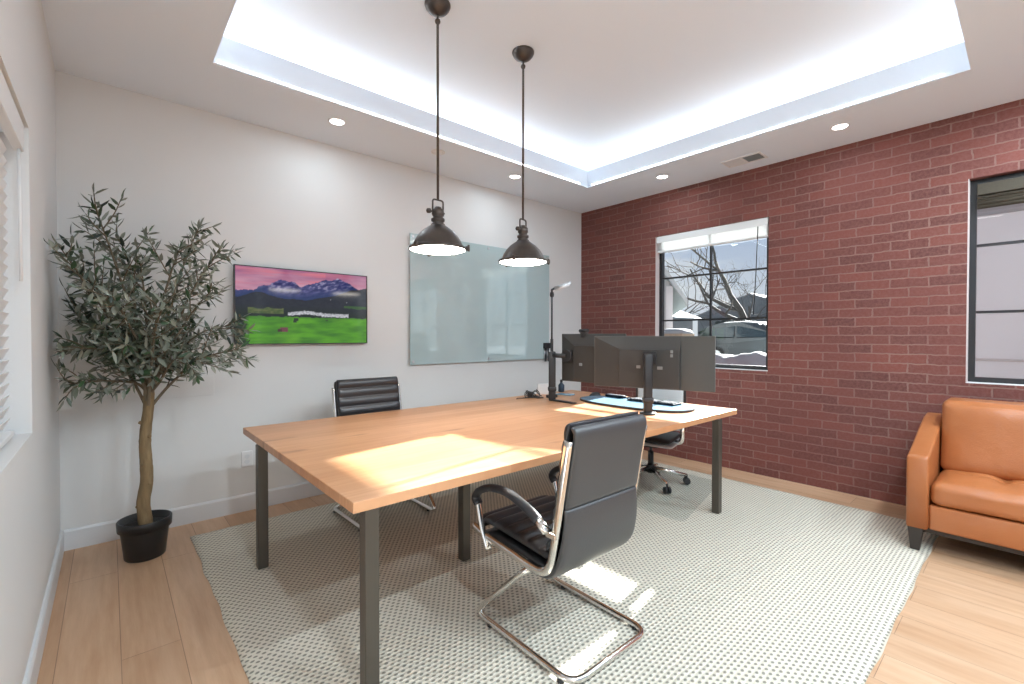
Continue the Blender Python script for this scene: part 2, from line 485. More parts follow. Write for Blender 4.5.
sb.build('trough_strip', m_led2, cl)
# baseboards
BBH = .127
def baseboard(name, x0, x1, y0, y1):
    mb = MB()
    if abs(x1-x0) > abs(y1-y0):
        mb.prism([(0,0),(-.016,0),(-.016,BBH-.012),(-.010,BBH),(0,BBH)], 0, x0, x1)
    else:
        mb.prism([(LEFT,0),(LEFT+.016,0),(LEFT+.016,BBH-.012),(LEFT+.010,BBH),(LEFT,BBH)], 1, y0, y1)
    struct(mb.build(name, m_trim))
baseboard('baseboard_back', LEFT+.016, 0, 0, 0)
baseboard('baseboard_left', LEFT, LEFT, FRONT, 0)
# faint painted cover on the back wall behind the tree
pc = MB()
a = at(112, 405, 1, 0); b = at(214, 377, 1, 0)
pc.box(a.x, b.x, -.0025, 0, .90, 1.04, .002, 2)
struct(pc.build('trim_2', m_wall), 'painted blank cover plate low on the wall behind the tree')

# ------------------------------------------------------------------ windows
def black_window(name, w, label):
    y0, y1, z0, z1 = w
    fx0, fx1 = .075, .125
    f = MB(); t = .042
    f.box(fx0, fx1, y0, y0+t, z0, z1); f.box(fx0, fx1, y1-t, y1, z0, z1)
    f.box(fx0, fx1, y0+t, y1-t, z0, z0+t); f.box(fx0, fx1, y0+t, y1-t, z1-t, z1)
    root = struct(f.build(name, m_blackframe), label)
    m = MB(); yc = (y0+y1)/2; h = (z1-z0)
    m.box(fx0+.012, fx1-.012, yc-.009, yc+.009, z0+t, z1-t)
    for k in (1, 2):
        zz = z0+h*(.349 if k == 1 else .677)
        m.box(fx0+.010, fx1-.010, y0+t, y1-t, zz-.009, zz+.009)
    m.build('glazing_bar', m_blackframe, root)
    g = MB(); g.box(.099, .103, y0+t, y1-t, z0+t, z1-t); g.build('pane', m_glass, root)
    s = MB(); s.box(.002, .075, y0, y1, z0, z0+.006); s.build('sill', m_white, root)
    s = MB(); s.box(.002, .075, y1-.006, y1, z0+.006, z1); s.build('jamb_daylight_strip', m_return, root)  # added strip, paints the daylight-bright edge onto the brick jamb
    return root
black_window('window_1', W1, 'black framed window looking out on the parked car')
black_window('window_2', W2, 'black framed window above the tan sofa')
def white_window(name, axis, w, c, label):
    a0, a1, z0, z1 = w; f = MB(); t = .05
    def B(mb, p0, p1, q0, q1, d0, d1):
        if axis == 0: mb.box(c+d0, c+d1, p0, p1, q0, q1)
        else: mb.box(p0, p1, c+d0, c+d1, q0, q1)
    B(f, a0, a0+t, z0, z1, 0, .05); B(f, a1-t, a1, z0, z1, 0, .05); B(f, a0+t, a1-t, z0, z0+t, 0, .05); B(f, a0+t, a1-t, z1-t, z1, 0, .05)
    root = struct(f.build(name, m_trim), label)
    m = MB(); B(m, (a0+a1)/2-.02, (a0+a1)/2+.02, z0+t, z1-t, .01, .04); m.build('glazing_bar', m_trim, root)
    g = MB(); B(g, a0+t, a1-t, z0+t, z1-t, .022, .026); g.build('pane', m_glass, root)
white_window('window_3', 0, W3, LEFT-.155, 'white window with slatted blind beside the olive tree')
white_window('added_fill_window', 1, W4, FRONT-.12, 'wide unseen window added behind the camera for fill daylight')

# raised white blind in window 1
y0, y1, z0, z1 = W1
bl = thing('raised_blind', 'white slatted blind pulled up at the top of the car-view window', 'blind', (.04, (y0+y1)/2, z1))
yc = (y0+y1)/2; hw_ = (y1-y0)/2-.010
mb = MB(); mb.box(-.034, -.024, -hw_, hw_, -.075, -.002, .003); mb.box(-.024, .03, -hw_, hw_, -.04, -.002); mb.build('valance', m_blind, bl)
mb = MB()
for k in range(9): mb.box(-.02, .028, -hw_+.006, hw_-.006, -.052-.0125*k-.005, -.052-.0125*k, .002, 1)
mb.box(-.022, .03, -hw_+.004, hw_-.004, -.182, -.164, .003); mb.build('slat_stack', m_blind, bl)
mb = MB(); mb.tube([(-.03, -hw_+.09, -.07), (-.028, -hw_+.105, -.5), (-.028, -hw_+.125, -.92)], .0045, 6); lab(mb.build('wand', m_black, bl), 'thin dark tilt wand')
# woven shade in window 2
y0, y1, z0, z1 = W2
bl = thing('woven_shade', 'dark brown woven shade rolled up above the sofa', 'blind', (.04, (y0+y1)/2, z1))
hw_ = (y1-y0)/2-.045
mb = MB(); mb.box(-.02, .028, -hw_, hw_, -.125, -.044, .004); mb.build('valance', m_shade, bl)
mb = MB()
for k in range(4): mb.tube([(.004+.004*(k%2), -hw_, -.14-.022*k), (.004+.004*(k%2), hw_, -.14-.022*k)], .016, 8)
mb.build('roll', m_shade, bl)
# slatted blind in window 3 (left wall)
y0, y1, z0, z1 = W3
bl = thing('venetian_blind', 'white venetian blind lowered over the window nearest the olive tree', 'blind', (LEFT-.06, (y0+y1)/2, z1))
hw_ = (y1-y0)/2
mb = MB(); mb.box(.02, .052, -hw_+.02, hw_-.05, -.115, -.01, .004); mb.box(-.03, .02, -hw_+.03, hw_-.06, -.055, -.01); mb.build('valance', m_blind, bl)
mb = MB(); n = int((z1-z0-.16)/.044)
for k in range(n):
    zc = -.15-.044*k
    mb.box(-.024, .024, -hw_+.03, hw_-.10, -.0015, .0015, M=Matrix.Translation((0,0,zc)) @ Matrix.Rotation(R(-66), 4, 'Y'))
mb.build('slat', m_blind, bl)
mb = MB(); mb.box(-.022, .022, -hw_+.03, hw_-.10, -(z1-z0)+.012, -(z1-z0)+.032, .004); mb.build('bottom_rail', m_blind, bl)
mb = MB(); mb.tube([(.04, hw_-.085, -.10), (.042, hw_-.085, -.62)], .005, 8); mb.build('wand', m_white, bl)

# ------------------------------------------------------------------ rug, chair mat
rb = MB(); RX0, RX1, RY0, RY1 = -4.295, -.37, -3.545, -.285
NX, NY = 90, 76; vs = []; fs = []
for j in range(NY+1):
    for i in range(NX+1):
        u, v = i/NX, j/NY
        x = RX0+(RX1-RX0)*u; y = RY0+(RY1-RY0)*v
        if j in (0, NY): y += .010*(noise.noise(Vector((x*5, 3.3+j, 0))))
        if i in (0, NX): x += .010*(noise.noise(Vector((y*5, 7.1+i, 0))))
        edge = i in (0, NX) or j in (0, NY)
        vs.append((x, y, .004 if edge else .011+.0015*noise.noise(Vector((x*2.2, y*2.2, 0)))))
fs = [(j*(NX+1)+i, j*(NX+1)+i+1, (j+1)*(NX+1)+i+1, (j+1)*(NX+1)+i) for j in range(NY) for i in range(NX)]
rb.add(vs, fs, True)
rim = [j*(NX+1) for j in range(NY+1)]
border = [i for i in range(NX+1)]+[j*(NX+1)+NX for j in range(1, NY+1)]+[NY*(NX+1)+i for i in range(NX-1, -1, -1)]+[j*(NX+1) for j in range(NY-1, 0, -1)]
nb = len(border); o0 = len(rb.v)
rb.v += [(rb.v[k][0], rb.v[k][1], .0005) for k in border]
rb.f += [(border[i], border[(i+1) % nb], o0+(i+1) % nb, o0+i) for i in range(nb)]+[tuple(o0+i for i in range(nb))]
rb.sm += [False]*(nb+1)
tag(rb.build('area_rug', m_rug), 'cream and grey woven area rug under the wooden table', 'rug')
cm = MB()
poly = rounded([(-1.655,-2.335,0), (-.56,-2.10,0), (-.50,-1.05,0), (-1.62,-1.05,0)], .06)
cm.prism([(p.x, p.y) for p in poly], 2, .0135, .0165)
tag(cm.build('chair_mat', m_mat), 'clear plastic chair mat under the wheeled chair', 'mat')

# ------------------------------------------------------------------ table
TT = .755; TB = .715
t = thing('conference_table', 'long honey wood table with dark square metal legs on the rug', 'table', (-2.52, -1.55, .0125))
mb = MB(); mb.box(-4.062+2.52, -.965+2.52, -2.412+1.55, -.68+1.55, TB-.0125, TT-.0125, .003, 2)
top = mb.build('tabletop', m_table, t)
for (lx, ly) in ((-4.042,-1.062), (-3.990,-2.38), (-3.122,-1.745), (-1.285,-2.40), (-1.285,-1.0)):
    mb = MB(); mb.box(lx+2.52-.0268, lx+2.52+.0268, ly+1.55-.0268, ly+1.55+.0268, 0.001, TB-.0125, .004, 2)
    mb.build('leg', m_legmetal, t)

# ------------------------------------------------------------------ cantilever chairs (front is +y)
def make_guest_chair(label, loc, rz):
    c = thing('cantilever_chair', label, 'chair', loc, rz, 'black leather cantilever chairs at the table')
    hw = .243
    # sled: floor ring, then the front ends bend up and back under the seat
    ring = []
    pl = [(-hw+.03,-.05,.355), (-hw,-.02,.33), (-hw,.275,.045), (-hw,.295,.016), (-hw,.26,.016), (-hw,-.285,.016), (hw,-.285,.016), (hw,.26,.016), (hw,.295,.016), (hw,.275,.045), (hw,-.02,.33), (hw-.03,-.05,.355)]
    p = rounded([pl[0], pl[1], (-hw,.31,.016), (-hw,-.30,.016), (hw,-.30,.016), (hw,.31,.016), pl[10], pl[11]], .075, 8, closed=False)
    mb = MB(); mb.tube(p, .0135, 12)
    mb.tube([(-hw+.03,-.05,.355), (hw-.03,-.05,.355)], .0115, 10)
    mb.build('sled_frame', m_chrome, c)
    for sx in (-1, 1):
        for yy in (.20, -.24):
            g = MB(); g.lathe([(.016,0),(.016,.010),(.012,.012)], (sx*hw, yy, -.002), 12); g.build('glide', m_black, c)
    for sx in (-1, 1):
        path = bez([(sx*hw,.325,.418), (sx*hw,.24,.398), (sx*hw,.08,.386), (sx*hw,-.07,.372), (sx*hw,-.135,.378), (sx*hw,-.178,.415), (sx*hw,-.205,.52), (sx*hw,-.240,.72), (sx*hw,-.277,.925)], 6)
        mb = MB(); mb.tube(path, .0125, 12, flat=1.5, up=(1,0,0)); mb.build('side_rail', m_chrome, c)
        # armrest: chrome front post, black padded arm, chrome rear bracket
        ax = sx*(hw+.010)
        a = MB(); a.tube(bez([(ax,.275,.535), (ax,.297,.565), (ax,.26,.605), (ax,.17,.638), (ax,.05,.640), (ax,-.06,.610), (ax,-.125,.580)], 6), [.013]+[.017]*35+[.016], 12, flat=1.35, up=(0,0,1))
        arm = a.build('armrest', m_leather, c)
        a = MB(); a.tube(bez([(ax,.280,.545), (ax,.268,.505), (ax,.245,.43), (ax,.205,.350)], 4), .008, 8, flat=2.0, up=(0,1,0)); a.build('front_post', m_chrome, arm)
        a = MB(); a.tube([(ax,-.118,.584), (ax,-.175,.550)], .017, 10, flat=1.2, up=(0,0,1)); a.box(min(sx*hw,ax)-.006, max(sx*hw,ax)+.006, -.222, -.168, .532, .556, .004); a.build('rear_bracket', m_chrome, arm)
    # seat cushion with ribs across
    n = 90
    def ribs(k, base, amp):
        return lambda u: base+amp*abs(math.sin(PI*k*u))**.55
    sp = bez([(.315,.405,0), (.30,.445,0), (.22,.458,0), (.05,.448,0), (-.10,.436,0), (-.165,.432,0)], 20)
    sp = [(q.x, q.y) for q in reversed(sp)]     # path runs back to front; front side = up
    sp2 = [(y, z) for y, z in sp]
    mb = MB(); mb.slab(list(reversed(sp2)), hw-.018, lambda u: .022, ribs(7, .012, .014), 40, .16, .03)
    s_ = mb.build('seat', m_leather, c)
    mb = MB(); mb.slab([(.31,.385), (.2,.405), (.05,.398), (-.10,.385), (-.13,.39)], hw-.013, lambda u: .016, lambda u: .016, 24, .2, .02); mb.build('seat_pan', m_black, c)
    # backrest front
    bp = bez([(-.135,.455,0), (-.165,.50,0), (-.185,.58,0), (-.208,.72,0), (-.232,.86,0), (-.250,.955,0), (-.262,.985,0)], 20)
    mb = MB(); mb.slab([(q.x, q.y) for q in bp], hw-.014, lambda u: .016, ribs(8, .010, .014), 40, .16, .03); mb.build('backrest', m_leather, c)
    # back cover, in an upper and a lower panel
    b1 = bez([(-.246,.655,0), (-.258,.72,0), (-.278,.84,0), (-.296,.935,0), (-.290,.962,0), (-.272,.968,0)], 8)
    b1 = [(-.2445,.650)]+[(q.x, q.y) for q in b1]
    mb = MB(); mb.slab(b1, lambda u: hw-.012, lambda u: .012, lambda u: .020, 36, .14, .02); mb.build('back_panel', m_leatherback, c)
    b2 = bez([(.0,.355,0), (-.09,.352,0), (-.165,.368,0), (-.215,.42,0), (-.238,.50,0), (-.246,.58,0), (-.244,.652,0)], 8)
    mb = MB(); mb.slab([(q.x, q.y) for q in b2], lambda u: hw-.012+.012*math.sin(PI*min(1,u*1.1)), lambda u: .014, lambda u: .014+.010*math.sin(PI*u), 36, .14, .012); mb.build('lower_back_panel', m_leatherback, c)
    return c
chair = make_guest_chair('black leather cantilever chair with its back to us at the near table side', (-3.155,-2.538,.0145), R(-.8))
rear = dup(chair, (-3.155,-.755,.0145), R(181), 'black leather cantilever chair tucked behind the table below the wall screen')
rear.scale = (1.1, 1, 1)

# ------------------------------------------------------------------ task chair (front is +y local, turned to face -x)
tc = thing('task_chair', 'pale grey wheeled office chair on clear mat behind the monitors', 'chair', (-1.03,-1.685,.0165), R(105))
for k in range(5):
    a = R(237-105+72*k)
    d = Vector((math.cos(a), math.sin(a), 0))
    mb = MB(); mb.tube([d*.03+Vector((0,0,.125)), d*.16+Vector((0,0,.105)), d*.31+Vector((0,0,.078))], [.026,.02,.014], 10, flat=.8, up=(0,0,1)); leg = mb.build('leg', m_chrome, tc)
    cs = MB(); cpos = d*.31; side = Vector((-d.y, d.x, 0))
    for s in (-1, 1): cs.cyl(cpos+side*(s*.006)+Vector((0,0,.029)), cpos+side*(s*.026)+Vector((0,0,.029)), .029, 18)
    cs.cyl(cpos+Vector((0,0,.05)), cpos+Vector((0,0,.085)), .009, 8); cs.build('caster', m_black, leg)
mb = MB(); mb.cyl((0,0,.09), (0,0,.16), .032, 18); mb.cyl((0,0,.16), (0,0,.28), .025, 18); mb.build('gas_lift', m_black, tc)
mb = MB(); mb.cyl((0,0,.28), (0,0,.345), .014, 14); mb.box(-.09,.09,-.12,.10,.335,.375,.01); mb.build('tilt_mechanism', m_black, tc)
mb = MB(); mb.slab([(.26,.385), (.2,.382), (0,.378), (-.18,.380), (-.22,.385)], .245, lambda u: .012, lambda u: .016, 32, .3, .03); mb.build('seat_shell', m_white, tc)
mb = MB(); mb.slab([(.25,.425), (.2,.424), (0,.418), (-.16,.420), (-.21,.424)], .225, lambda u: .024, lambda u: .03, 36, .25, .03); mb.build('seat', m_black, tc)
for s in (-1, 1):
    mb = MB(); mb.tube(bez([(s*.20,.0,.385), (s*.262,.0,.40), (s*.275,.0,.50), (s*.272,-.01,.605)], 5), .014, 10, flat=1.5, up=(0,1,0)); ar = mb.build('armrest', m_chrome, tc)
    mb = MB(); mb.box(s*.272-.035, s*.272+.035, -.12, .12, .603, .632, .012, 3); mb.build('arm_pad', m_black, ar)
bp = bez([(-.24,.44,0), (-.265,.52,0), (-.285,.65,0), (-.29,.80,0), (-.31,.93,0)], 8)
mb = MB(); mb.slab([(q.x, q.y) for q in bp], .215, lambda u: .018, lambda u: .018, 32, .25, .03); mb.build('backrest', m_lightgrey, tc)
mb = MB()
for s in (-1, 1): mb.tube([(s*.225, q.x, q.y) for q in bp], .012, 8)
mb.tube(bez([(0,-.10,.37), (0,-.20,.37), (0,-.285,.42), (0,-.305,.55)], 6), .018, 10, flat=1.6)
mb.tube([(-.225,-.265,.52), (0,-.30,.53), (.225,-.265,.52)], .011, 8); mb.build('back_frame', m_black, tc)

# ------------------------------------------------------------------ sofa (faces -x)
so = thing('sofa', 'tan leather sofa with dark tapered legs against the brick wall', 'sofa', (-.52, -4.42, 0))
def SL(x, y): return (x+.52, y+4.42)
SY0, SY1 = -5.40, -3.435
AT = .105
def arm_mesh(y0, y1):
    mb = MB()
    prof = [(-.955,.150), (-.955,.575), (-.945,.592), (-.90,.600), (-.74,.640), (-.5,.71), (-.3,.757), (-.16,.772), (-.11,.765), (-.09,.74), (-.09,.150)]
    b = bmesh.new(); n = len(prof)
    A = [b.verts.new((x+.52, y0+4.42, z)) for x, z in prof]; B = [b.verts.new((x+.52, y1+4.42, z)) for x, z in prof]
    b.faces.new(A); b.faces.new(list(reversed(B)))
    for i in range(n): b.faces.new((A[i], B[i], B[(i+1) % n], A[(i+1) % n]))
    bmesh.ops.recalc_face_normals(b, faces=b.faces[:])
    ed = [e for e in b.edges if len(e.link_faces) == 2 and abs(e.verts[0].co.y-e.verts[1].co.y) < 1e-6]
    bmesh.ops.bevel(b, geom=ed, offset=.014, segments=3, affect='EDGES', profile=.5)
    b.verts.index_update()
    mb.add([v.co.copy() for v in b.verts], [[v.index for v in f.verts] for f in b.faces], True); b.free()
    return mb
arm_mesh(SY1-AT, SY1).build('arm', m_sofa, so); arm_mesh(SY0, SY0+AT).build('arm', m_sofa, so)
mb = MB(); mb.box(-.935+.52, -.09+.52, SY0+AT+4.42, SY1-AT+4.42, .150, .300, .012, 3); mb.build('base_rail', m_sofa, so)
mb = MB(); mb.box(-.24+.52, -.085+.52, SY0+AT+4.42, SY1-AT+4.42, .30, .80, .03, 4); mb.build('back_frame', m_sofa, so)
mb = MB(); mb.box(-.90+.52, -.12+.52, SY0+.06+4.42, SY1-.06+4.42, .118, .150); mb.build('plinth', m_darkwood, so)
for (lx, ly, sx, sy) in ((-.93, SY1-.045, 1, -1), (-.93, SY0+.045, 1, 1), (-.14, SY1-.045, -1, -1), (-.14, SY0+.045, -1, 1)):
    mb = MB(); X, Y = SL(lx, ly)
    z0_ = .0125 if (lx < -.4 and ly > -4) else .0
    mb.add([(X-.022,Y-.022,z0_),(X+.022,Y-.022,z0_),(X+.022,Y+.022,z0_),(X-.022,Y+.022,z0_),(X-.024,Y-.036,.150),(X+.042*sx if sx>0 else X+.024,Y-.036,.150),(X+.042*sx if sx>0 else X+.024,Y+.036,.150),(X-.024 if sx>0 else X-.042,Y+.036,.150)],
           [(0,3,2,1),(4,5,6,7),(0,1,5,4),(1,2,6,5),(2,3,7,6),(3,0,4,7)])
    mb.build('leg', m_darkwood, so)
def cushion(x0, x1, y0, y1, z0, z1, tufts, up_axis, puff, name, lean=0.0):
    """soft box; tufts (u,v) are buttons pulled into the face towards up_axis"""
    mb = MB(); nu, nv = 44, 44
    b = bmesh.new(); bmesh.ops.create_cube(b, size=2)
    bmesh.ops.subdivide_edges(b, edges=b.edges[:], cuts=30, use_grid_fill=True)
    cx, cy, cz = (x0+x1)/2, (y0+y1)/2, (z0+z1)/2
    hx, hy, hz = (x1-x0)/2, (y1-y0)/2, (z1-z0)/2
    for v in b.verts:
        p = v.co.copy()
        # round the box
        def sq(a, h): return a
        r = .045
        q = Vector((p.x*hx, p.y*hy, p.z*hz)); inner = Vector((max(-hx+r, min(hx-r, q.x)), max(-hy+r, min(hy-r, q.y)), max(-hz+r, min(hz-r, q.z))))
        d = q-inner
        if d.length > 1e-6: q = inner+d.normalized()*min(r, d.length if d.length < r else r)
        ax = {'z': 2, 'x': 0}[up_axis]
        sgn = 1 if up_axis == 'z' else -1
        if p[ax]*sgn > .55:
            others = [i for i in (0,1,2) if i != ax]
            h = (hx, hy, hz)
            e = (1-abs(p[others[0]])**4)*(1-abs(p[others[1]])**6)
            w = max(0, (p[ax]*sgn-.55)/.45)
            dz = puff*e
            for (tu, tv) in tufts:
                du = q[others[0]]-tu*h[others[0]]; dv = q[others[1]]-tv*h[others[1]]
                dist = math.hypot(du, dv); ang = math.atan2(dv, du)
                dz -= .050*math.exp(-(dist/.05)**2)+.022*math.exp(-(dist/.20)**2)*(.5+.5*math.cos(4*ang))**3
            q[ax] += sgn*dz*w
        q += Vector((noise.noise(q*7+Vector((y0*3,0,0)))*.004, 0, noise.noise(q*6)*.004))
        if lean: q.x += (q.z/hz)*lean
        v.co = Vector((cx+.52, cy+4.42, cz))+q
    b.verts.index_update()
    mb.add([v.co.copy() for v in b.verts], [[v.index for v in f.verts] for f in b.faces], True); b.free()
    return mb.build(name, m_sofa, so)
SM = (SY0+SY1)/2
cushion(-.945, -.27, SM+.002, SY1-AT-.004, .302, .44, [(.05,.30),(.05,-.32)], 'z', .028, 'seat_cushion')
cushion(-.945, -.27, SY0+AT+.004, SM-.002, .302, .44, [(.05,.30),(.05,-.32)], 'z', .028, 'seat_cushion')
cushion(-.50, -.245, SM+.004, SY1-AT-.006, .43, .905, [], 'x', .035, 'back_cushion', .035)
cushion(-.50, -.245, SY0+AT+.006, SM-.004, .43, .905, [], 'x', .035, 'back_cushion', .035)

# ------------------------------------------------------------------ wall screen
tv0 = at(234,265,1,-.05); tvx0, tvx1, tvz0, tvz1 = -3.992, -2.968, 1.266, 1.862
tv = thing('television', 'wall mounted screen showing a mountain meadow beside the olive tree', 'television', ((tvx0+tvx1)/2, 0, tvz0))
hw_ = (tvx1-tvx0)/2; hz_ = tvz1-tvz0
mb = MB(); bz = .007
mb.box(-hw_, hw_, -.052, -.022, 0, bz); mb.box(-hw_, hw_, -.052, -.022, hz_-bz, hz_); mb.box(-hw_, -hw_+bz, -.052, -.022, bz, hz_-bz); mb.box(hw_-bz, hw_, -.052, -.022, bz, hz_-bz)
mb.box(-hw_+.001, hw_-.001, -.044, -.020, .001, hz_-.001)
mb.build('bezel', m_black, tv)
mb = MB(); mb.box(-.25, .25, -.022, 0, .15, .45); mb.build('wall_mount', m_black, tv)
def fbm(x, o=4, s=0.0):
    a, f, t_ = 1, 1, 0
    for k in range(o): t_ += a*noise.noise(Vector((x*f, s+k*7.3, s*1.7))); a *= .5; f *= 2.1
    return t_
def fb2(x, y, s=0.0, o=4):
    a, f, t_ = 1, 1, 0
    for k in range(o): t_ += a*noise.noise(Vector((x*f, y*f, s+k*5.1))); a *= .5; f *= 2.1
    return t_
def mixc(a, b, t): t = max(0, min(1, t)); return tuple(a[i]+(b[i]-a[i])*t for i in range(3))
def L3(r, g, b): return lin(r, g, b)[:3]
def picture(u, v):
    """u to the right, v up: pink sky, rocky ridge, dark forest, white flowers, meadow"""
    ridge = .735+.185*math.exp(-((u-.72)/.19)**2)+.115*math.exp(-((u-.33)/.12)**2)+.034*fbm(u*13, 5, 2.0)
    if u < .2: ridge -= .05*(.2-u)/.2
    fore = .60+.018*fbm(u*7, 4, 5.0)+.075*math.exp(-((u-.15)/.10)**2)+.22*max(0, (u-.52))/.48
    if v > max(ridge, fore):
        c = mixc(L3(232,170,192), L3(176,104,146), (v-.7)/.3+.5*fb2(u*3, v*9, 1))
        return mixc(c, L3(236,130,150), max(0, fb2(u*2.2, v*16, 8))*1.4*(1 if u < .65 else .4))
    if v > fore:
        d = fb2(u*22, v*26-u*12, 3, 5)
        c = mixc(L3(46,48,104), L3(98,96,158), .5+d)
        c = mixc(c, L3(200,190,220), max(0, d*1.6-.22)*max(0, min(1, (v-.70)/.09)))
        return mixc(L3(34,56,112), c, (v-fore)/.14)
    if v > .36+.012*fbm(u*30, 3, 9):
        c = mixc(L3(22,26,44), L3(34,38,52), .5+fb2(u*26, v*26, 4))
        c = mixc(c, L3(14,30,24), max(0, (.52-v)/.12))
        if .80 < u and .50+.02*fbm(u*9, 2, 3) < v < .545: c = L3(52,92,40)
        if .08 < u < .33 and .40 < v < .47+.02*fbm(u*12, 3, 1): c = mixc(L3(66,92,44), L3(108,116,66), .5+fb2(u*30, v*40, 6))
        k = math.exp(-((v-.395-.03*math.exp(-((u-.5)/.1)**2))/(.022))**2)
        if .36 < u < .84 and k > .35+.4*fb2(u*70, v*50, 12): c = mixc(L3(150,150,160), L3(238,238,246), .6+fb2(u*60, v*60, 2))
        return c
    c = mixc(L3(96,176,22), L3(58,128,20), .5+.9*fb2(u*5, v*16, 11))
    c = mixc(c, L3(120,196,40), max(0, fb2(u*3, v*3, 21)))
    c = mixc(c, L3(40,86,24), max(0, (v-.33)/.03)*.5)
    for (hx_, hy_, w_, cc) in ((.33,.185,.030,(120,66,74)), (.41,.30,.014,(34,52,28)), (.42,.325,.016,(30,46,26)), (.66,.325,.008,(40,50,36)), (.30,.175,.016,(70,44,40))):
        if abs(u-hx_) < w_ and abs(v-hy_) < w_*1.0: c = L3(*cc)
    if u < .09 and v < .36+.1: c = mixc(L3(20,40,18), c, (u-.05)/.05+.6*fb2(u*40, v*30, 14))
    return c
NU, NV = 230, 132
sw0, sw1, sz0, sz1 = -hw_+bz, hw_-bz, bz, hz_-bz
mb = MB(); cols = []
for j in range(NV+1):
    for i in range(NU+1):
        u, v = i/NU, j/NV
        mb.v.append((sw0+(sw1-sw0)*u, -.0475, sz0+(sz1-sz0)*v)); cols.append(picture(u, v)+(1.0,))
mb.f = [(j*(NU+1)+i, j*(NU+1)+i+1, (j+1)*(NU+1)+i+1, (j+1)*(NU+1)+i) for j in range(NV) for i in range(NU)]; mb.sm = [False]*len(mb.f)
sc = mb.build('screen', m_screen, tv)
ca = sc.data.color_attributes.new('picture', 'FLOAT_COLOR', 'POINT')
for k, c in enumerate(cols): ca.data[k].color = c
lab(sc, 'bright screen with pink sky, purple mountains and green meadow')

# ------------------------------------------------------------------ glass board
gx0, gx1, gz0, gz1 = -2.535, -.640, 1.055, 2.312
gb = thing('glass_board', 'pale teal frameless glass writing board on the grey wall', 'board', ((gx0+gx1)/2, 0, gz0))
hw_ = (gx1-gx0)/2; hz_ = gz1-gz0
mb = MB(); mb.box(-hw_, hw_, -.034, -.028, 0, hz_, .001, 1); mb.build('panel', m_teal, gb)
for px in (-hw_+.03, 0, hw_-.03):
    for pz in (.03, hz_-.03):
        mb = MB(); mb.tube([(px,0,pz),(px,-.028,pz)], .010, 12); mb.tube([(px,-.034,pz),(px,-.040,pz)], .013, 16); mb.build('wall_mount', m_alu, gb)
hp = at(546, 345, 1, -.05)
ph = thing('marker_holder', 'small black holder of hanging markers at the glass board edge', 'marker holder', (-.70, -.034, hp.z-.2))
mb = MB(); mb.box(-.045, .045, -.04, -.001, .16, .225, .004); mb.build('rail', m_black, ph)
for k in range(4):
    mb = MB(); mb.tube([(-.033+.022*k, -.014, .0), (-.033+.022*k, -.014, .16)], .007, 8); mb.build('marker', m_key if k % 2 else m_alu, ph)
# outlet
p = at(247, 459, 1, 0)
ol = thing('wall_outlet', 'white wall outlet above the baseboard behind the table end', 'outlet', (p.x, 0, p.z))
mb = MB(); mb.box(-.038, .038, -.006, 0, -.06, .06, .003); mb.build('plate', m_white, ol)
for s in (-1, 1):
    mb = MB(); mb.lathe([(.017,-.0015),(.017,.0015)], (0,-.0065,s*.02), 20, M=Matrix.Rotation(PI/2, 4, 'X'))
    for dx in (-.006, .006): mb.box(dx-.001, dx+.001, -.0095, -.008, s*.02-.002, s*.02+.007)
    so_ = mb.build('socket', m_trim, ol)

# ------------------------------------------------------------------ pendants
def make_pendant(label, x, y):
    p = thing('pendant_lamp', label, 'pendant lamp', (x, y, UP), 0, 'bronze dome pendants over the table')
    rimz = 1.850-UP
    mb = MB(); mb.lathe([(.076,0),(.076,-.008),(.070,-.022),(.055,-.040),(.034,-.054),(.012,-.062),(0,-.064)], (0,0,0), 32); mb.build('canopy', m_bronze, p)
    mb = MB(); mb.lathe([(0,-.062),(.006,-.064),(.006,-.082),(.014,-.088),(.017,-.098),(.014,-.108),(.0075,-.114),(.0075,rimz+.285),(0,rimz+.285)], (0,0,0), 12); mb.build('rod', m_bronze, p)
    mb = MB()
    mb.tube(rounded([(-.036,0,rimz+.195),(-.036,0,rimz+.285),(.036,0,rimz+.285),(.036,0,rimz+.195)], .016, 5, closed=False), .0055, 8)
    mb.cyl((-.06,0,rimz+.212), (.045,0,rimz+.212), .006, 8)
    mb.lathe([(0,-.014),(.012,-.012),(.016,0),(.012,.012),(0,.014)], (-.062,0,rimz+.212), 12); mb.build('yoke', m_bronze, p)
    mb = MB(); mb.lathe([(0,rimz+.245),(.018,rimz+.243),(.024,rimz+.232),(.034,rimz+.226),(.036,rimz+.196),(.030,rimz+.190),(.030,rimz+.178),(.040,rimz+.174),(.040,rimz+.160),(.033,rimz+.156),(.033,rimz+.146),(.042,rimz+.142),(.042,rimz+.132),(0,rimz+.130)], (0,0,0), 24); mb.build('socket', m_bronze, p)
    prof = [(.040,rimz+.138),(.062,rimz+.122),(.090,rimz+.102),(.116,rimz+.074),(.136,rimz+.042),(.146,rimz+.018),(.150,rimz+.008),(.168,rimz+.005),(.170,rimz-.010),(.166,rimz-.012)]
    inner = [(r-.004, z-.004) for r, z in reversed(prof[:-2])]
    mb = MB(); mb.lathe(prof+inner, (0,0,0), 48, caps=False); mb.build('shade', m_bronze, p)
    mb = MB(); mb.lathe([(0,rimz+.002),(.158,rimz-.003),(.163,rimz-.009),(.150,rimz-.013),(0,rimz-.018)], (0,0,0), 40); mb.build('diffuser', m_bulb, p)
    for k in range(3):
        a = R(-44+120*k)
        M_ = Matrix.Rotation(a, 4, 'Z')
        mb = MB(); mb.box(.160, .190, -.012, .012, rimz-.014, rimz+.010, .003, 2, M=M_)
        mb.tube([M_ @ Vector((.182,0,rimz-.02)), M_ @ Vector((.182,0,rimz+.018))], .007, 8); mb.build('clip', m_bronze, p)
    return p
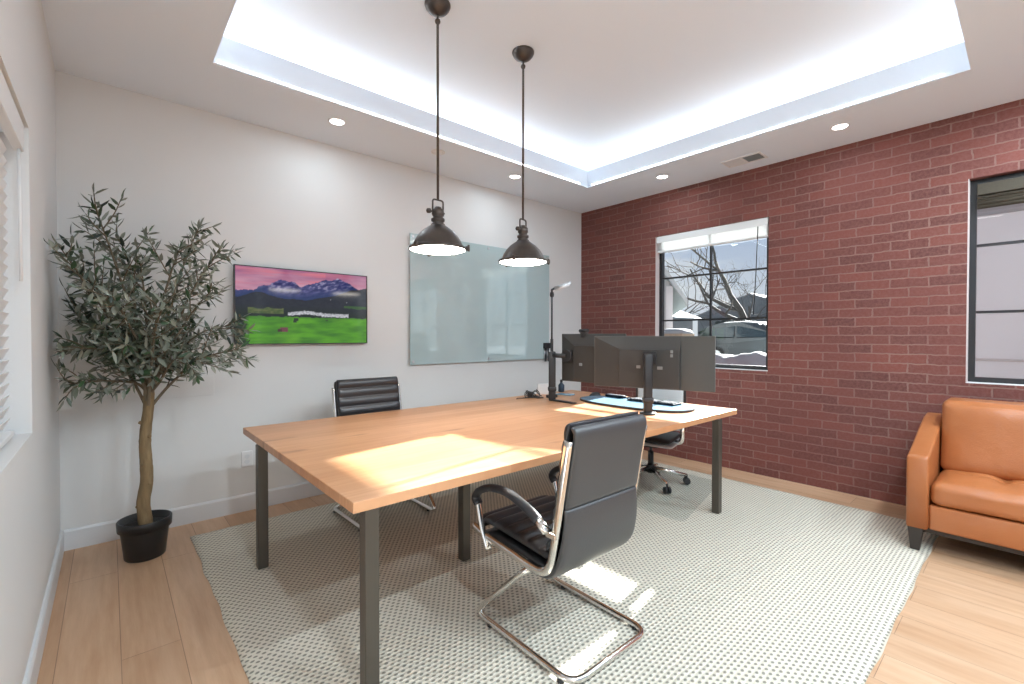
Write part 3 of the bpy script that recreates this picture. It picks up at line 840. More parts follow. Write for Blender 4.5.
pp = make_pendant('bronze dome pendant lamp hanging in front of the glass board top corner', -3.222, -1.62)
dup(pp, (-2.538, -1.62, UP), R(12), 'bronze dome pendant lamp nearer the brick wall')

# ------------------------------------------------------------------ downlights, vent
def make_down(label, x, y, m=m_down):
    d = thing('recessed_downlight', label, 'downlight', (x, y, CEIL), 0, 'round recessed downlights in the ceiling border')
    mb = MB(); mb.lathe([(.050,-.0005),(.062,-.0005),(.062,-.004),(.056,-.007),(.050,-.004),(.050,-.0005)], (0,0,0), 32, caps=False); mb.build('trim_ring', m_white, d)
    mb = MB(); mb.lathe([(0,-.003),(.050,-.003),(.050,-.001),(0,-.001)], (0,0,0), 32); mb.build('lens', m, d)
    return d
dls = [(-3.384,-.466,'lit round downlight in the ceiling above the wall screen'), (-1.584,-.464,'lit round downlight in the ceiling above the glass board'),
       (-.46,-1.449,'lit round downlight between the ceiling corner and the vent'), (-.44,-2.95,'lit round downlight between the vent and the sofa window')]
for x, y, l in dls: make_down(l, x, y)
p_ = at(438, 152, 2, CEIL)
m_off = mat('downlight_lens_dim', (.82,.82,.82,1), .35)
dd = make_down('unlit round downlight half hidden behind the pendant rod', p_.x, p_.y, m_off)
vc = [at(720.9,162.3,2,CEIL), at(729.6,167.3,2,CEIL), at(768.3,156.4,2,CEIL), at(759.5,150.9,2,CEIL)]
vx0 = (vc[0].x+vc[3].x)/2; vx1 = (vc[1].x+vc[2].x)/2; vy1 = (vc[0].y+vc[1].y)/2; vy0 = (vc[2].y+vc[3].y)/2
ve = thing('ceiling_vent', 'white rectangular air vent in the ceiling near the brick wall', 'vent', ((vx0+vx1)/2, (vy0+vy1)/2, CEIL))
hx, hy = abs(vx1-vx0)/2, abs(vy1-vy0)/2
mb = MB(); f = .018
mb.box(-hx, hx, -hy, -hy+f, -.008, 0); mb.box(-hx, hx, hy-f, hy, -.008, 0); mb.box(-hx, -hx+f, -hy+f, hy-f, -.008, 0); mb.box(hx-f, hx, -hy+f, hy-f, -.008, 0); mb.box(-hx+f, hx-f, -.010, .010, -.008, 0)
mb.build('frame', m_white, ve)
mb = MB(); mb.box(-hx+f, hx-f, .010, hy-f, -.004, 0); mb.build('blank_panel', m_trim, ve)
mb = MB(); mb.box(-hx+f, hx-f, -hy+f, -.010, -.002, 0); mb.build('backing', m_grate, ve)
mb = MB()
for k in range(7):
    xx = -hx+f+(2*hx-2*f)*(k+.5)/7
    mb.box(-.0035, .0035, -hy+f, -.010, -.0008, .0008, M=Matrix.Translation((xx,0,-.0045)) @ Matrix.Rotation(R(35), 4, 'Y'))
mb.build('grille', m_grate, ve)

# ------------------------------------------------------------------ olive tree
PX, PY = -4.535, -.415
ot = thing('olive_tree', 'leafy artificial olive tree in black pot in the white corner', 'tree', (PX, PY, 0))
mb = MB(); mb.lathe([(.0,0),(.094,0),(.100,.006),(.118,.168),(.120,.175),(.131,.175),(.134,.226),(.130,.232),(.124,.230),(.118,.182),(.0,.182)], (0,0,0), 40); mb.build('pot', m_pot, ot)
mb = MB(); prof = [(0,.196),(.05,.198),(.09,.193),(.122,.186)]; mb.lathe(list(reversed(prof)), (0,0,0), 30); mb.build('soil', m_soil, ot)
O = Vector((PX, PY, 0))
def TP(px, py, Y): return at(px, py, 1, Y)-O
tr = MB()
tpath = bez([(.005,0,.17), (.0,.0,.235), (-.006,.005,.33), (.010,.0,.45), (.008,-.005,.57), (.004,0,.68), (.010,.005,.78), (.022,0,.90), (.026,0,1.04)], 6)
nt_ = len(tpath)
tr.tube(tpath, [.036-.011*i/nt_+.004*abs(noise.noise(Vector((i*.7,0,0)))) for i in range(nt_)], 12)
for (z_, a_) in ((.30,200), (.42,-60), (.56,230), (.72,-50), (.80,180)):
    d = Vector((math.cos(R(a_)), math.sin(R(a_)), .35))
    c0 = min(tpath, key=lambda p: abs(p.z-z_)); tr.tube([c0, c0+d*.030, c0+d*.038], [.014,.011,.007], 8)
tips = [(95,208,-.50),(120,240,-.34),(56,246,-.72),(42,352,-.72),(66,385,-.56),(200,226,-.36),(180,248,-.62),(222,250,-.48),(238,350,-.58),(232,325,-.34),(200,360,-.74),(76,312,-.30),(140,262,-.42),(112,296,-.86),(166,300,-.92),(126,345,-.80),(76,272,-.45),(214,288,-.66),(92,345,-.40),(188,340,-.36),(100,325,-.70),(84,292,-.62)]
br = MB(); leaves = []
def leaf(p, d, side, L_, Wd, col):
    d = d.normalized(); s = side-d*side.dot(d)
    s = s.normalized() if s.length > 1e-4 else d.orthogonal().normalized()
    nrm = d.cross(s)
    w = Wd
    P = [p, p+d*L_*.3+s*w*.5+nrm*L_*.03, p+d*L_*.68+s*w*.42+nrm*L_*.02, p+d*L_-nrm*L_*.05, p+d*L_*.68-s*w*.42+nrm*L_*.02, p+d*L_*.3-s*w*.5+nrm*L_*.03, p+d*L_*.3-nrm*w*.10, p+d*L_*.68-nrm*w*.08]
    for q in P:
        if q.x+PX < LEFT+.006 or q.y+PY > -.03: return
    leaves.append((P, col))
greens = [lin(52,68,48), lin(68,84,62), lin(38,50,40), lin(84,96,80), lin(60,88,56), lin(112,118,104)]
def leafy(path, r0, dens, tint):
    n = len(path)
    tot = sum((path[i+1]-path[i]).length for i in range(n-1))
    k = max(4, int(tot*dens)); a0 = random.random()*6
    for q in range(k):
        u = r0+(1-r0)*(q+random.random()*.5)/k
        i = min(n-2, int(u*(n-1))); f_ = u*(n-1)-i
        p = path[i].lerp(path[i+1], min(1, f_)); t_d = (path[i+1]-path[i]).normalized()
        a0 += 2.4+random.uniform(-.4,.4)
        ort = t_d.orthogonal().normalized(); rad = Matrix.Rotation(a0, 3, t_d) @ ort
        d = t_d*random.uniform(.35,.9)+rad*random.uniform(.6,1.0)+Vector((0,0,random.uniform(-.65,.30)))
        side = Vector((random.uniform(-1,1), random.uniform(-1,1), random.uniform(-.4,.4)))
        c = random.choice(greens if random.random() > tint else greens[3:4]+greens[5:6])
        leaf(p, d, side, random.uniform(.055,.088), random.uniform(.015,.023), c)
    leaf(path[-1], (path[-1]-path[-2]), Vector((random.uniform(-1,1),1,.3)), .07, .017, random.choice(greens))
heads = [tpath[-1], tpath[-4], tpath[-8]]
for ti, (px, py, Y) in enumerate(tips):
    tip = TP(px, py, Y); tip.x = max(tip.x, LEFT+.05-PX)
    st = heads[ti % 3]
    dv = tip-st
    mid1 = st+Vector((dv.x*.22, dv.y*.22, dv.z*.30+.03)); mid2 = st+Vector((dv.x*.62, dv.y*.62, dv.z*.72+.05*(1 if dv.z > .2 else .8)))
    wob = lambda: Vector((random.uniform(-.025,.025), random.uniform(-.025,.025), random.uniform(-.02,.02)))
    path = bez([st, mid1+wob(), mid2+wob(), tip], 7)
    nn = len(path)
    br.tube(path, [.0085*(1-i/nn)**.8+.0014 for i in range(nn)], 7)
    tint = .15 if px < 150 else .45
    leafy(path, .42, 50 if tip.z < 1.5 else 40, tint)
    for k in range(9):
        i = int(nn*(.28+.68*(k/9)))
        p0 = path[min(i, nn-2)]; td = (path[min(i,nn-2)+1]-p0).normalized()
        ort = td.orthogonal().normalized(); rad = Matrix.Rotation(random.random()*6.28, 3, td) @ ort
        L_ = random.uniform(.10,.24)
        dd_ = (td*.8+rad*.75+Vector((0,0,.15))).normalized()
        e = p0+dd_*L_
        if e.x+PX < LEFT+.03: e.x = LEFT+.03-PX
        if e.y+PY > -.06: e.y = -.06-PY
        tw = bez([p0, p0.lerp(e,.5)+wob()*.6, e], 4)
        br.tube(tw, [.004,.004,.0035,.0035,.003,.003,.0025,.002,.0015][:len(tw)], 5)
        leafy(tw, .15, 64 if tip.z < 1.5 else 50, tint)
tr.build('trunk', m_trunk, ot)
br.build('branch', m_twig, ot)
fo = MB(); cols = []
for P, c in leaves:
    o0 = len(fo.v); fo.v += [tuple(p) for p in P]; cols += [c]*8
    fo.f += [(o0,o0+1,o0+6), (o0,o0+6,o0+5), (o0+1,o0+2,o0+7,o0+6), (o0+6,o0+7,o0+4,o0+5), (o0+2,o0+3,o0+7), (o0+7,o0+3,o0+4)]
fo.sm = [True]*len(fo.f)
me = bpy.data.meshes.new('foliage'); me.from_pydata(fo.v, [], fo.f); me.polygons.foreach_set('use_smooth', fo.sm)
ca = me.color_attributes.new('leafcol', 'FLOAT_COLOR', 'POINT'); ca.data.foreach_set('color', [x for c in cols for x in c])
me.materials.append(m_leaf); fol = bpy.data.objects.new('foliage', me); C.objects.link(fol); fol.parent = ot; fol['kind'] = 'stuff'

# ------------------------------------------------------------------ monitors and desk items
Z = TT
def make_monitor(label, base, cx, cy, ang, w, z0, z1, mount_z, foot, mx=0.0):
    """local +y is the back of the screen; root stands at the pole's foot"""
    m = thing('computer_monitor', label, 'monitor', (base[0], base[1], Z), 0, 'black monitors on the table')
    M = Matrix.Translation((cx-base[0], cy-base[1], 0)) @ Matrix.Rotation(ang, 4, 'Z')
    a, b = z0-Z, z1-Z; hw = w/2
    mb = MB(); mb.box(-hw, hw, -.012, .006, a, b, .004, 2, M=M); mb.build('case', m_monitor2, m)
    mb = MB(); mb.box(-hw+.006, hw-.006, -.0135, -.0118, a+.010, b-.006, M=M); mb.build('screen', m_carglass, m)
    # rear shell: thin outer rim, a raised block lower down, one long slope up to it
    x0_, x1_ = -.24*w, .27*w; za, zb = a+.006, b-.098
    vs = [(x0_,.006,a+.004),(hw-.01,.006,a+.004),(hw-.01,.006,b-.008),(x0_,.006,b-.008),(x0_,.034,za),(x1_,.034,za),(x1_,.034,zb),(x0_,.034,zb)]
    mb = MB(); mb.add([M @ Vector(v) for v in vs], [(0,1,5,4),(1,2,6,5),(2,3,7,6),(3,0,4,7),(4,5,6,7),(0,3,2,1)]); mb.build('rear_shell', m_monitor, m)
    mb = MB(); mb.box(x0_+.003, x1_-.003, .030, .044, za+.002, zb-.003, .006, 2, M=M); mb.build('rear_block', m_monitor, m)
    zm = mount_z-Z
    mb = MB(); mb.tube([M @ Vector((mx,.044,zm)), M @ Vector((mx,.066,zm))], .052, 24); mb.box(mx-.05,mx+.05,.044,.056,zm-.05,zm+.05,.004,2,M=M); mb.build('mount_plate', m_black, m)
    pt = (M @ Vector((mx,.062,zm)))
    mb = MB(); mb.tube([pt, Vector((pt.x*.4, pt.y*.4, zm)), Vector((0,0,zm))], .02, 12); mb.build('arm', m_black, m)
    mb = MB(); mb.box(-.031,.031,-.022,.022,.0,zm+.035,.012,3, M=Matrix.Rotation(R(-42), 4, 'Z')); pole = mb.build('pole', m_black, m)
    mb = MB(); mb.box(-.037,.037,-.028,.028,.085,.125,.008,2, M=Matrix.Rotation(R(-42), 4, 'Z')); mb.build('collar', m_black, pole)
    foot(m)
    for (dx, dz, s) in ((-.075,-.075,.020), (.085,-.07,.016), (-.16,.02,.010), (-.16,.05,.010)):
        mb = MB(); mb.box(dx-s, dx+s, .045, .049, zm+dz-.012, zm+dz+.012, .002, 1, M=M); mb.build('port_panel', m_grate, m)
    return m
def foot1(m):
    mb = MB(); mb.tube(bez([(0,0,.008), (.00,-.12,.008), (-.01,-.27,.008)], 6), [.03]*13, 10, flat=.25, up=(1,.3,0)); mb.build('foot', m_black, m)
def foot2(m):
    mb = MB(); mb.lathe([(0,0),(.06,0),(.06,.010),(.055,.014),(0,.014)], (0,0,.0), 28); mb.build('foot', m_black, m)
mA = at(593,336,0,-1.72); 
M1L, M1R = Vector((-1.70,-1.575)), Vector((-1.395,-2.435))
c1 = (M1L+M1R)/2; d1 = (M1R-M1L)
# local +x must run so that local +y (the back) faces -x: x axis = from right end to left end
ang1 = math.atan2(-d1.y, -d1.x)
make_monitor('wide black monitor on the near pole stand, its back towards us', (-1.70,-2.075), c1.x, c1.y, ang1, d1.length, .925, 1.332, 1.165, foot2)
M2L, M2R = Vector((-1.655,-1.178)), Vector((-1.585,-1.80))
c2 = (M2L+M2R)/2; d2 = M2R-M2L
m2 = make_monitor('black monitor partly hidden behind the wider one, webcam on top', (-1.72,-1.118), c2.x, c2.y, math.atan2(-d2.y,-d2.x), d2.length, .935, 1.352, 1.16, foot1, .225)
wc = thing('webcam', 'small black webcam clipped on top of the far monitor', 'webcam', (-1.635, -1.41, 1.353))
mb = MB(); mb.box(-.022,.03,-.025,.025,.0,.008,.002); mb.box(-.024,-.018,-.02,.02,-.03,.004,.002); mb.build('clip', m_black, wc)
mb = MB(); mb.tube([(.0,-.045,.024),(.0,.045,.024)], .015, 14); mb.build('body', m_black, wc)
mb = MB(); mb.tube([(.012,0,.024),(.022,0,.024)], .010, 12); mb.build('lens', m_carglass, wc)
# lamp
lp = thing('desk_lamp', 'tall thin black desk lamp with a small tilting light bar', 'lamp', (-1.575,-.975,Z))
mb = MB(); mb.box(-.05,.05,-.03,.03,0,.028,.006); mb.build('clamp', m_black, lp)
mb = MB(); mb.tube([(0,0,.02),(0,0,.55)], .014, 12); mb.tube([(0,0,.55),(0,0,.945)], .0085, 12); mb.build('pole', m_black, lp)
mb = MB(); mb.lathe([(0,-.03),(.017,-.02),(.02,0),(.017,.02),(0,.03)], (0,0,.965), 14); mb.tube([(0,0,.97),(.0,0,1.01),(.03,-.02,1.03)], .011, 8); mb.build('joint', m_black, lp)
hd = Vector((.10,-.13,.05)).normalized()
mb = MB(); p0 = Vector((.02,-.015,1.022)); mb.tube([p0, p0+hd*.16], .018, 12, flat=.6, up=(0,0,1)); hdo = mb.build('head', m_alu, lp)
mb = MB(); mb.tube([p0+hd*.01+Vector((0,0,-.012)), p0+hd*.15+Vector((0,0,-.012))], .012, 10, flat=.8, up=(0,0,1)); mb.build('light_bar', m_white, hdo)
# oval mat, keyboard, mouse
dm = MB()
cx, cy = -1.36, -1.72
ov = [(cx+.25*math.copysign(abs(math.cos(a))**.8, math.cos(a)), cy+.52*math.copysign(abs(math.sin(a))**.8, math.sin(a))) for a in [2*PI*k/48 for k in range(48)]]
dt = thing('desk_mat', 'oval pale blue desk mat with thick black edge under the keyboard', 'mat', (cx, cy, Z))
mb = MB(); mb.prism([(x-cx, y-cy) for x, y in ov], 2, 0, .0155); mb.build('base', m_black, dt)
mb = MB(); mb.prism([((x-cx)*.97, (y-cy)*.98) for x, y in ov], 2, .0155, .0170); mb.build('surface', m_pad, dt)
kb = thing('keyboard', 'dark navy keyboard lying on the blue desk mat', 'keyboard', (-1.24, -1.84, Z+.0175), R(90))
mb = MB(); mb.box(-.22,.22,-.065,.065,0,.014,.005,2); mb.build('case', m_key, kb)
mb = MB()
for r in range(5):
    for k in range(14): mb.box(-.205+.0293*k, -.205+.0293*k+.025, -.056+.0225*r, -.056+.0225*r+.019, .014, .020, .002, 1)
mb.build('keycap', m_key, kb)
def mouse(label, loc, rz):
    t_m = thing('computer_mouse', label, 'mouse', loc, rz)
    mb = MB()
    b = bmesh.new(); bmesh.ops.create_uvsphere(b, u_segments=24, v_segments=14, radius=1)
    for v in b.verts:
        z_ = max(0, v.co.z); v.co = Vector((v.co.x*.033*(1-.1*v.co.y), v.co.y*.058, z_*.038*(1-.25*v.co.y)))
    b.verts.index_update(); mb.add([v.co.copy() for v in b.verts], [[v.index for v in f.verts] for f in b.faces], True); b.free()
    mb.build('shell', m_black, t_m)
    mb = MB(); mb.tube([(-.003,.024,.030),(.003,.024,.030)], .007, 10); mb.build('wheel', m_grate, t_m)
q = at(595, 396, 2, Z); mouse('black mouse between the far monitor foot and the keyboard', (q.x, q.y, Z+.0005), R(60))
q1 = at(612, 398, 2, Z+.02)
wr = MB(); wr.box(-.03,.03,-.10,.10,0,.024,.012,3)
tag(wr.build('wrist_rest', m_key, None, (-1.21,-1.43,Z+.0175)), 'rounded dark wrist rest beside the keyboard', 'wrist rest')
# notebook, blue bottle, card, cables
q = at(564, 395, 2, Z)
nb_ = thing('notepad', 'thin grey blue notepad lying behind the far monitor foot', 'notepad', (q.x+.02, q.y, Z), R(15))
mb = MB(); mb.box(-.05,.05,-.08,.08,0,.010,.002); mb.build('cover', m_pad, nb_)
mb = MB(); mb.box(-.047,.052,-.077,.077,.002,.008); mb.build('pages', m_paper, nb_)
q = at(561.5, 392, 2, Z)
bt = thing('spray_bottle', 'little dark blue bottle standing behind the far monitor pole', 'bottle', (q.x+.02, q.y+.02, Z))
mb = MB(); mb.lathe([(0,0),(.03,0),(.032,.01),(.032,.07),(.014,.09),(.012,.10)], (0,0,0), 20); mb.build('body', m_blueobj, bt)
mb = MB(); mb.lathe([(.0,.10),(.014,.10),(.014,.125),(0,.128)], (0,0,0), 14); mb.build('cap', m_black, bt)
q = at(543, 394.2, 2, Z)
bx = MB(); bx.box(-.055,.055,-.02,.02,0,.105,.003); c_ = bx.build('small_box', m_paper, None, (q.x, q.y, Z)); c_.rotation_euler = (0,0,R(-35)); tag(c_, 'small white carton standing on the far table edge', 'box')
q = at(536, 397, 2, Z)
cbx = thing('charging_cable', 'tangle of black cables with a plug by the white carton', 'cable', (q.x-.05, q.y-.04, Z))
mb = MB()
for k in range(5):
    a0 = random.random()*6.28; rr = random.uniform(.05,.085); ccx, ccy = random.uniform(-.05,.05), random.uniform(-.07,.07)
    th_ = random.uniform(.6,1.25)
    pts = []
    for s in range(9):
        a = a0+s*.62
        pts.append((ccx+rr*math.cos(a), ccy+rr*.9*math.sin(a), .006+max(0, math.sin(a*th_))*random.uniform(.03,.075)))
    mb.tube(bez(pts, 5), .0042, 7)
mb.tube(bez([(-.05,.02,.005), (-.16,.06,.005), (-.2,.03,.005)], 6), .004, 6)
mb.build('wire', m_black, cbx)
mb = MB(); mb.box(-.03,.03,-.022,.022,.0,.05,.006,2, M=Matrix.Translation((.02,.08,.0)) @ Matrix.Rotation(R(25),4,'Z')); mb.build('plug', m_black, cbx)

# ------------------------------------------------------------------ outdoors, seen through the windows
gr = MB(); NXg, NYg = 40, 50
vs = []
for j in range(NYg+1):
    for i in range(NXg+1):
        x = .5+(60-.5)*(i/NXg)**1.8; y = -30+80*j/NYg
        z = -.15+.5*min(1, x/10)+.06*noise.noise(Vector((x*.5, y*.5, 0)))
        vs.append((x, y, z))
gr.add(vs, [(j*(NXg+1)+i, j*(NXg+1)+i+1, (j+1)*(NXg+1)+i+1, (j+1)*(NXg+1)+i) for j in range(NYg) for i in range(NXg)], True)
struct(gr.build('ground', m_snow), 'snow covered ground outside the windows')
bk = MB(); vs = []; n1_, n2_ = 60, 30
for j in range(n2_+1):
    for i in range(n1_+1):
        y = -2.4+3.2*i/n1_; x = 2.4+2.0*j/n2_
        prof = math.sin(PI*j/n2_)**.7
        h = .78+.26*max(0, min(1, (.9-y)/1.6))+.10*noise.noise(Vector((x*2, y*2, 4)))+.05*noise.noise(Vector((x*6, y*6, 2)))
        h *= min(1, max(.05, (y+2.4)/.5))*min(1, max(.05, (.8-y)/.25)+.0)
        vs.append((x, y, -.12+(h+.12)*prof))
bk.add(vs, [(j*(n1_+1)+i, j*(n1_+1)+i+1, (j+1)*(n1_+1)+i+1, (j+1)*(n1_+1)+i) for j in range(n2_) for i in range(n1_)], True)
tag(bk.build('snow_bank', m_snow), 'lumpy heap of ploughed snow below the car outside', 'snow bank')
# neighbouring white house, gable end towards us
hs = thing('house', 'white house corner with steep gable at the window edge', 'house', (6.2, 2.22, 0), R(33))
HW, HD, HZ, SLP = 5.0, 6.0, 2.62, 1.5
ym = HW/2; RZ = HZ+SLP*ym
mb = MB(); mb.prism([(0,0),(HW,0),(HW,HZ),(ym,RZ),(0,HZ)], 0, 0, HD); mb.build('wall', m_house, hs)
mb = MB()
for s in (-1, 1):
    ye = -.36 if s < 0 else HW+.36
    ze = HZ-.02
    zk = HZ+.03 
    yk = 0 if s < 0 else HW
    for (ya, za, yb, zb) in ((ye, ze-.36*SLP+.03, ym, RZ+.03),):
        mb.add([(-.35,ya,za),(-.35,yb,zb),(HD+.3,yb,zb),(HD+.3,ya,za),(-.35,ya,za+.16),(-.35,yb,zb+.2),(HD+.3,yb,zb+.2),(HD+.3,ya,za+.16)],
           [(0,1,2,3),(7,6,5,4),(0,4,5,1),(1,5,6,2),(2,6,7,3),(3,7,4,0)])
mb.build('roof', m_house, hs)
mb = MB(); mb.box(-.06, .0, -.03, .13, 0, HZ)
for k in range(14): mb.box(-.085, -.06, -.01, .09, .2+.17*k, .27+.17*k)
mb.build('corner_post', m_trim, hs)
# crate with a cap of snow
ct = thing('wooden_crate', 'board crate with a cushion of snow on top outside', 'crate', (5.05, 1.45, -.02))
mb = MB()
for k in range(9): mb.box(-.28, .28, -.30, .30, .03+.155*k, .17+.155*k, .006, 1)
mb.box(-.25,.25,-.27,.27,0,1.42); mb.build('boards', m_crate, ct)
b = bmesh.new(); bmesh.ops.create_uvsphere(b, u_segments=28, v_segments=16, radius=1)
for v in b.verts: v.co = Vector((math.copysign(abs(v.co.x)**.6, v.co.x)*.31, math.copysign(abs(v.co.y)**.6, v.co.y)*.33, 1.42+max(-.01, v.co.z*.11)))
b.verts.index_update(); mb = MB(); mb.add([v.co.copy() for v in b.verts], [[v.index for v in f.verts] for f in b.faces], True); b.free(); mb.build('snow_cap', m_snow, ct)
# pale clad building close outside window 2
bw = thing('neighbouring_building', 'pale grey clad building close outside the sofa window', 'building', (4.4, -5.6, 0))
mb = MB(); mb.box(.3, .8, -.6, 2.9, 0, 3.05)
mb.build('wall', m_panelwall, bw)
mb = MB()
for zz in (.98, 1.66): mb.box(.288, .3, -.6, 2.9, zz, zz+.018); mb.box(.28, .3, -.6, 2.9, zz+.03, zz+.036)
mb.build('ledge', m_house, bw)
mb = MB(); mb.box(.25, .85, -.65, 2.95, 3.05, 3.2, .04, 2); mb.build('snow_coping', m_snow, bw)
# car
cr = thing('car', 'dark grey hatchback with snow on its bonnet parked outside', 'car', (12.6, 2.3, .33), R(-90))
def carbody(prof, hw0, hw1, zsplit):
    mb = MB(); b = bmesh.new()
    n = len(prof); rows = []
    for s, k in ((-1,1),(-1,.93),(1,.93),(1,1)):
        pass
    A = []
    for side in (-1, -.55, 0, .55, 1):
        A.append([b.verts.new((x, side*(hw0 if z < zsplit else hw0+(hw1-hw0)*min(1,(z-zsplit)/.5)), z+(.03*(1-side*side) if z > zsplit else 0))) for x, z in prof])
    for r in range(4):
        for i in range(n): b.faces.new((A[r][i], A[r][(i+1) % n], A[r+1][(i+1) % n], A[r+1][i]))
    b.faces.new(A[0]); b.faces.new(list(reversed(A[4])))
    bmesh.ops.recalc_face_normals(b, faces=b.faces[:]); b.verts.index_update()
    mb.add([v.co.copy() for v in b.verts], [[v.index for v in f.verts] for f in b.faces], False); b.free()
    return mb
# car local: +x = bonnet; after turning it points to -y
prof = [(-2.05,.35),(-2.1,.6),(-2.02,.98),(-1.72,1.36),(-1.2,1.46),(-.5,1.48),(.05,1.44),(.55,1.20),(.9,.98),(1.6,.90),(2.02,.78),(2.1,.55),(2.05,.3),(-1.0,.25)]
body = carbody(prof, .88, .66, .92).build('body', m_car, cr)
for s in (-1, 1):
    mb = MB()
    for (xs) in ([(-1.62,.98),(-1.5,1.28),(-.72,1.36),(-.70,.98)], [(-.62,.98),(-.64,1.36),(.02,1.33),(.50,1.04),(.52,.98)]):
        pts = []
        for x, z in xs:
            w = .88+(.66-.88)*min(1, max(0,(z-.92)/.5)); pts.append((x, s*(w+.008), z))
        k = len(pts); vs_ = pts+[(x, y-s*.02, z) for x, y, z in pts]
        mb.add(vs_, [tuple(range(k)), tuple(reversed(range(k,2*k)))]+[(i,(i+1)%k,k+(i+1)%k,k+i) for i in range(k)])
    mb.build('side_window', m_carglass, cr)
    mb = MB(); mb.box(.48,.62,s*.90-.05*(s<0),s*.90+.05*(s>0)+s*.06,.98,1.08,.02,2); mb.build('mirror', m_car, cr)
    for xw in (-1.3, 1.3):
        mb = MB(); mb.cyl((xw, s*.70, .32), (xw, s*.90, .32), .32, 24); wh = mb.build('wheel', m_tyre, cr)
        mb = MB(); mb.cyl((xw, s*.895, .32), (xw, s*.91, .32), .19, 18); mb.build('hub_cap', m_alu, wh)
sn = carbody([(.10,1.43),(.12,1.475),(.57,1.25),(.93,1.04),(1.6,.96),(1.95,.85),(1.98,.80),(1.6,.90),(.9,.98),(.55,1.20)], .80, .60, .9)
sn.build('bonnet_snow', m_snow, cr)
mb = carbody([(-1.7,1.37),(-1.2,1.50),(-.5,1.525),(.0,1.48),(.05,1.44),(-.5,1.48),(-1.2,1.46)], .66, .56, .9); mb.build('roof_snow', m_snow, cr)
# far houses
def far_house(label, x, y, w, d, h, rz):
    f = thing('far_house', label, 'house', (x, y, .3))
    mb = MB(); mb.box(-d/2, d/2, -w/2, w/2, 0, h); mb.build('wall', m_roofgrey, f)
    mb = MB(); mb.prism([(-w/2-.4,h-.1),(w/2+.4,h-.1),(0,rz)], 0, -d/2-.3, d/2+.3); mb.build('roof', m_roofgrey, f)
    mb = MB()
    for s in (-1, 1):
        mb.add([(-d/2-.32, s*(w/2+.45), h-.1),(d/2+.32, s*(w/2+.45), h-.1),(d/2+.32,0,rz+.02),(-d/2-.32,0,rz+.02),(-d/2-.32, s*(w/2+.45), h),(d/2+.32, s*(w/2+.45), h),(d/2+.32,0,rz+.14),(-d/2-.32,0,rz+.14)],
               [(0,1,2,3),(7,6,5,4),(0,4,5,1),(1,5,6,2),(2,6,7,3),(3,7,4,0)])
    mb.build('roof_snow', m_snow, f)
    return f
far_house('low grey house with snowy roof behind the car', 42, 13.0, 10, 6, 2.9, 4.8)
far_house('dark shed with snowy roof beside the white house', 22, 13.3, 5, 4, 2.2, 3.2)
# hedges
def hedge(label, x, y, w, d, h, seed):
    b = bmesh.new(); bmesh.ops.create_icosphere(b, subdivisions=5, radius=1)
    for v in b.verts:
        n_ = v.co.normalized(); q_ = n_*1.0
        k = 1+.22*noise.noise(n_*4+Vector((seed,0,0)))+.14*noise.noise(n_*11+Vector((seed,3,0)))+.10*noise.noise(n_*26)
        v.co = Vector((n_.x*d*k, n_.y*w*k, max(0, n_.z*h*k+h*.35)))
    b.verts.index_update(); mb = MB(); mb.add([v.co.copy() for v in b.verts], [[v.index for v in f.verts] for f in b.faces], True); b.free()
    o_ = mb.build('evergreen_shrub', m_hedge, None, (x, y, .25)); tag(o_, label, 'shrub')
hedge('dark shrub between white house and tree trunk', 16.4, 9.4, 1.6, 1.0, 1.5, 1)
hedge('low dark shrub behind the car roof', 17.0, 5.2, 1.7, 0.9, 1.3, 5)
hedge('dark shrub beside the window wand', 17.5, 1.9, 1.2, .9, 1.5, 9)
# bare trees
def bare_tree(label, x, y, h, r, seed, lean=(0,0), depth=5, snow=False):
    rnd = random.Random(seed); wood = MB()
    def grow(p, d, L_, r_, lv):
        pts = [p]; dd = d.copy(); n = 4
        for k in range(n):
            dd = (dd+Vector((rnd.uniform(-.22,.22), rnd.uniform(-.22,.22), rnd.uniform(-.08,.16)))).normalized()
            pts.append(pts[-1]+dd*(L_/n))
        wood.tube(pts, [r_*(1-.45*k/n) for k in range(n+1)], 6 if lv < 2 else 4, caps=False)
        if lv >= depth: return
        for k in range(3 if lv < 3 else 2):
            i = rnd.choice((2,3,4)); a = rnd.uniform(0, 6.28)
            ort = dd.orthogonal().normalized(); rad = Matrix.Rotation(a, 3, dd) @ ort
            grow(pts[i], (dd*.65+rad*.8+Vector((0,0,.12))).normalized(), L_*rnd.uniform(.55,.8), r_*.52, lv+1)
    t_ = thing('bare_tree', label, 'tree', (x, y, .2))
    grow(Vector((0,0,0)), Vector((lean[0], lean[1], 1)).normalized(), h*.42, r, 0)
    wood.build('wood', m_bark_far, t_)
bare_tree('thick leaning bare tree trunk seen by the window wand', 20.0, 5.6, 8.2, .24, 3, (0,.05))
bare_tree('bare branching tree right behind the white gable', 30, 15.6, 9.5, .13, 8, (0,-.12))
bare_tree('slim bare tree in the middle of the window view', 27, 8.6, 7.5, .09, 12, (0,-.1))
bare_tree('distant bare tree above the low grey house', 54, 21, 12, .13, 21)
bare_tree('distant bare tree above the dark shed', 36, 24.5, 11, .13, 33)
bare_tree('distant bare tree nearest the wand side of the view', 54, 12.0, 12, .13, 41)

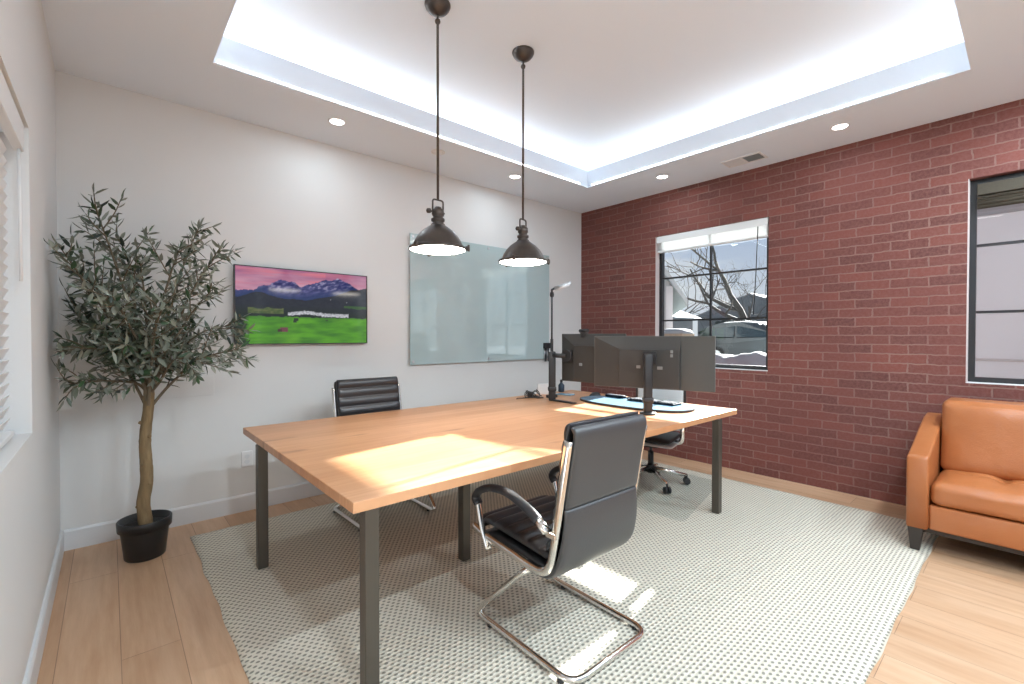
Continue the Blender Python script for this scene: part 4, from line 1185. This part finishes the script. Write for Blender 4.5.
# ------------------------------------------------------------------ light
def spot(name, loc, power, angle, col=(1,.95,.88), blend=.6, size=.05, parent=None):
    l = bpy.data.lights.new(name, 'SPOT'); l.energy = power; l.spot_size = R(angle); l.spot_blend = blend; l.color = col; l.shadow_soft_size = size
    o_ = bpy.data.objects.new(name, l); C.objects.link(o_); o_.location = loc; return o_
def disc(name, loc, power, col=(.76,.90,1)):
    l = bpy.data.lights.new(name, 'AREA'); l.shape = 'DISK'; l.size = .095; l.energy = power; l.color = col
    o_ = bpy.data.objects.new(name, l); C.objects.link(o_); o_.location = loc; return o_
for x, y, l in dls: disc('downlight_and_fill_glow', (x, y, CEIL-.010), 4.5)
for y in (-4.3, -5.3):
    for x in (-4.2, -3.0, -1.8, -.6): disc('downlight_and_fill_glow', (x, y, CEIL-.010), 36)  # fill lamps added without fixtures, unseen behind the camera
for x in (-3.222, -2.538): spot('pendant_beam', (x, -1.62, 1.82), 20, 140, (1,.95,.88), .8, .12)
sl = bpy.data.lights.new('sun', 'SUN'); sl.energy = 56; sl.angle = R(.7); sl.color = (1,.98,.95)
so_ = bpy.data.objects.new('sun', sl); C.objects.link(so_)
sd = Vector((-1,-.16,-.385))
so_.rotation_euler = sd.to_track_quat('-Z', 'Y').to_euler()

w = bpy.data.worlds.new('sky'); bpy.context.scene.world = w; w.use_nodes = True
nt = NT(w); nt.n.clear()
out = nt.new('ShaderNodeOutputWorld'); bg = nt.new('ShaderNodeBackground')
v, x, y, z = nt.xyz('Generated')
cl_ = nt.noise(nt.vec(x, y, nt.math('MULTIPLY', z, 2.2)), 5.0, 5, .6)
base = nt.ramp(z, [(.0, lin(226,230,236)), (.25, lin(168,188,220)), (1.0, lin(130,160,208))])
c = nt.mix(nt.ramp(cl_.outputs[0], [(.42,(0,0,0,1)), (.62,(1,1,1,1))]), base, lin(232,234,238))
nt.link(c, bg.inputs[0]); bg.inputs[1].default_value = 1.2
nt.link(bg.outputs[0], out.inputs[0])

# ------------------------------------------------------------------ camera
cam = bpy.data.cameras.new('camera'); cam.sensor_fit = 'HORIZONTAL'; cam.sensor_width = 36; cam.lens = F_PX/W_*36
co = bpy.data.objects.new('camera', cam); C.objects.link(co)
co.location = CAM; co.rotation_euler = (PI/2+PITCH, -ROLL, -YAW); cam.clip_start = .02; cam.clip_end = 300
S = bpy.context.scene; S.camera = co
S.view_settings.view_transform = 'Standard'; S.view_settings.look = 'None'; S.view_settings.gamma = 1; S.view_settings.use_curve_mapping = False
S.view_settings.exposure = -0.28
S.cycles.use_denoising = True
S.cycles.max_bounces = 10; S.cycles.diffuse_bounces = 6; S.cycles.transparent_max_bounces = 16
S.cycles.sample_clamp_indirect = 8; S.cycles.caustics_reflective = False; S.cycles.caustics_refractive = False
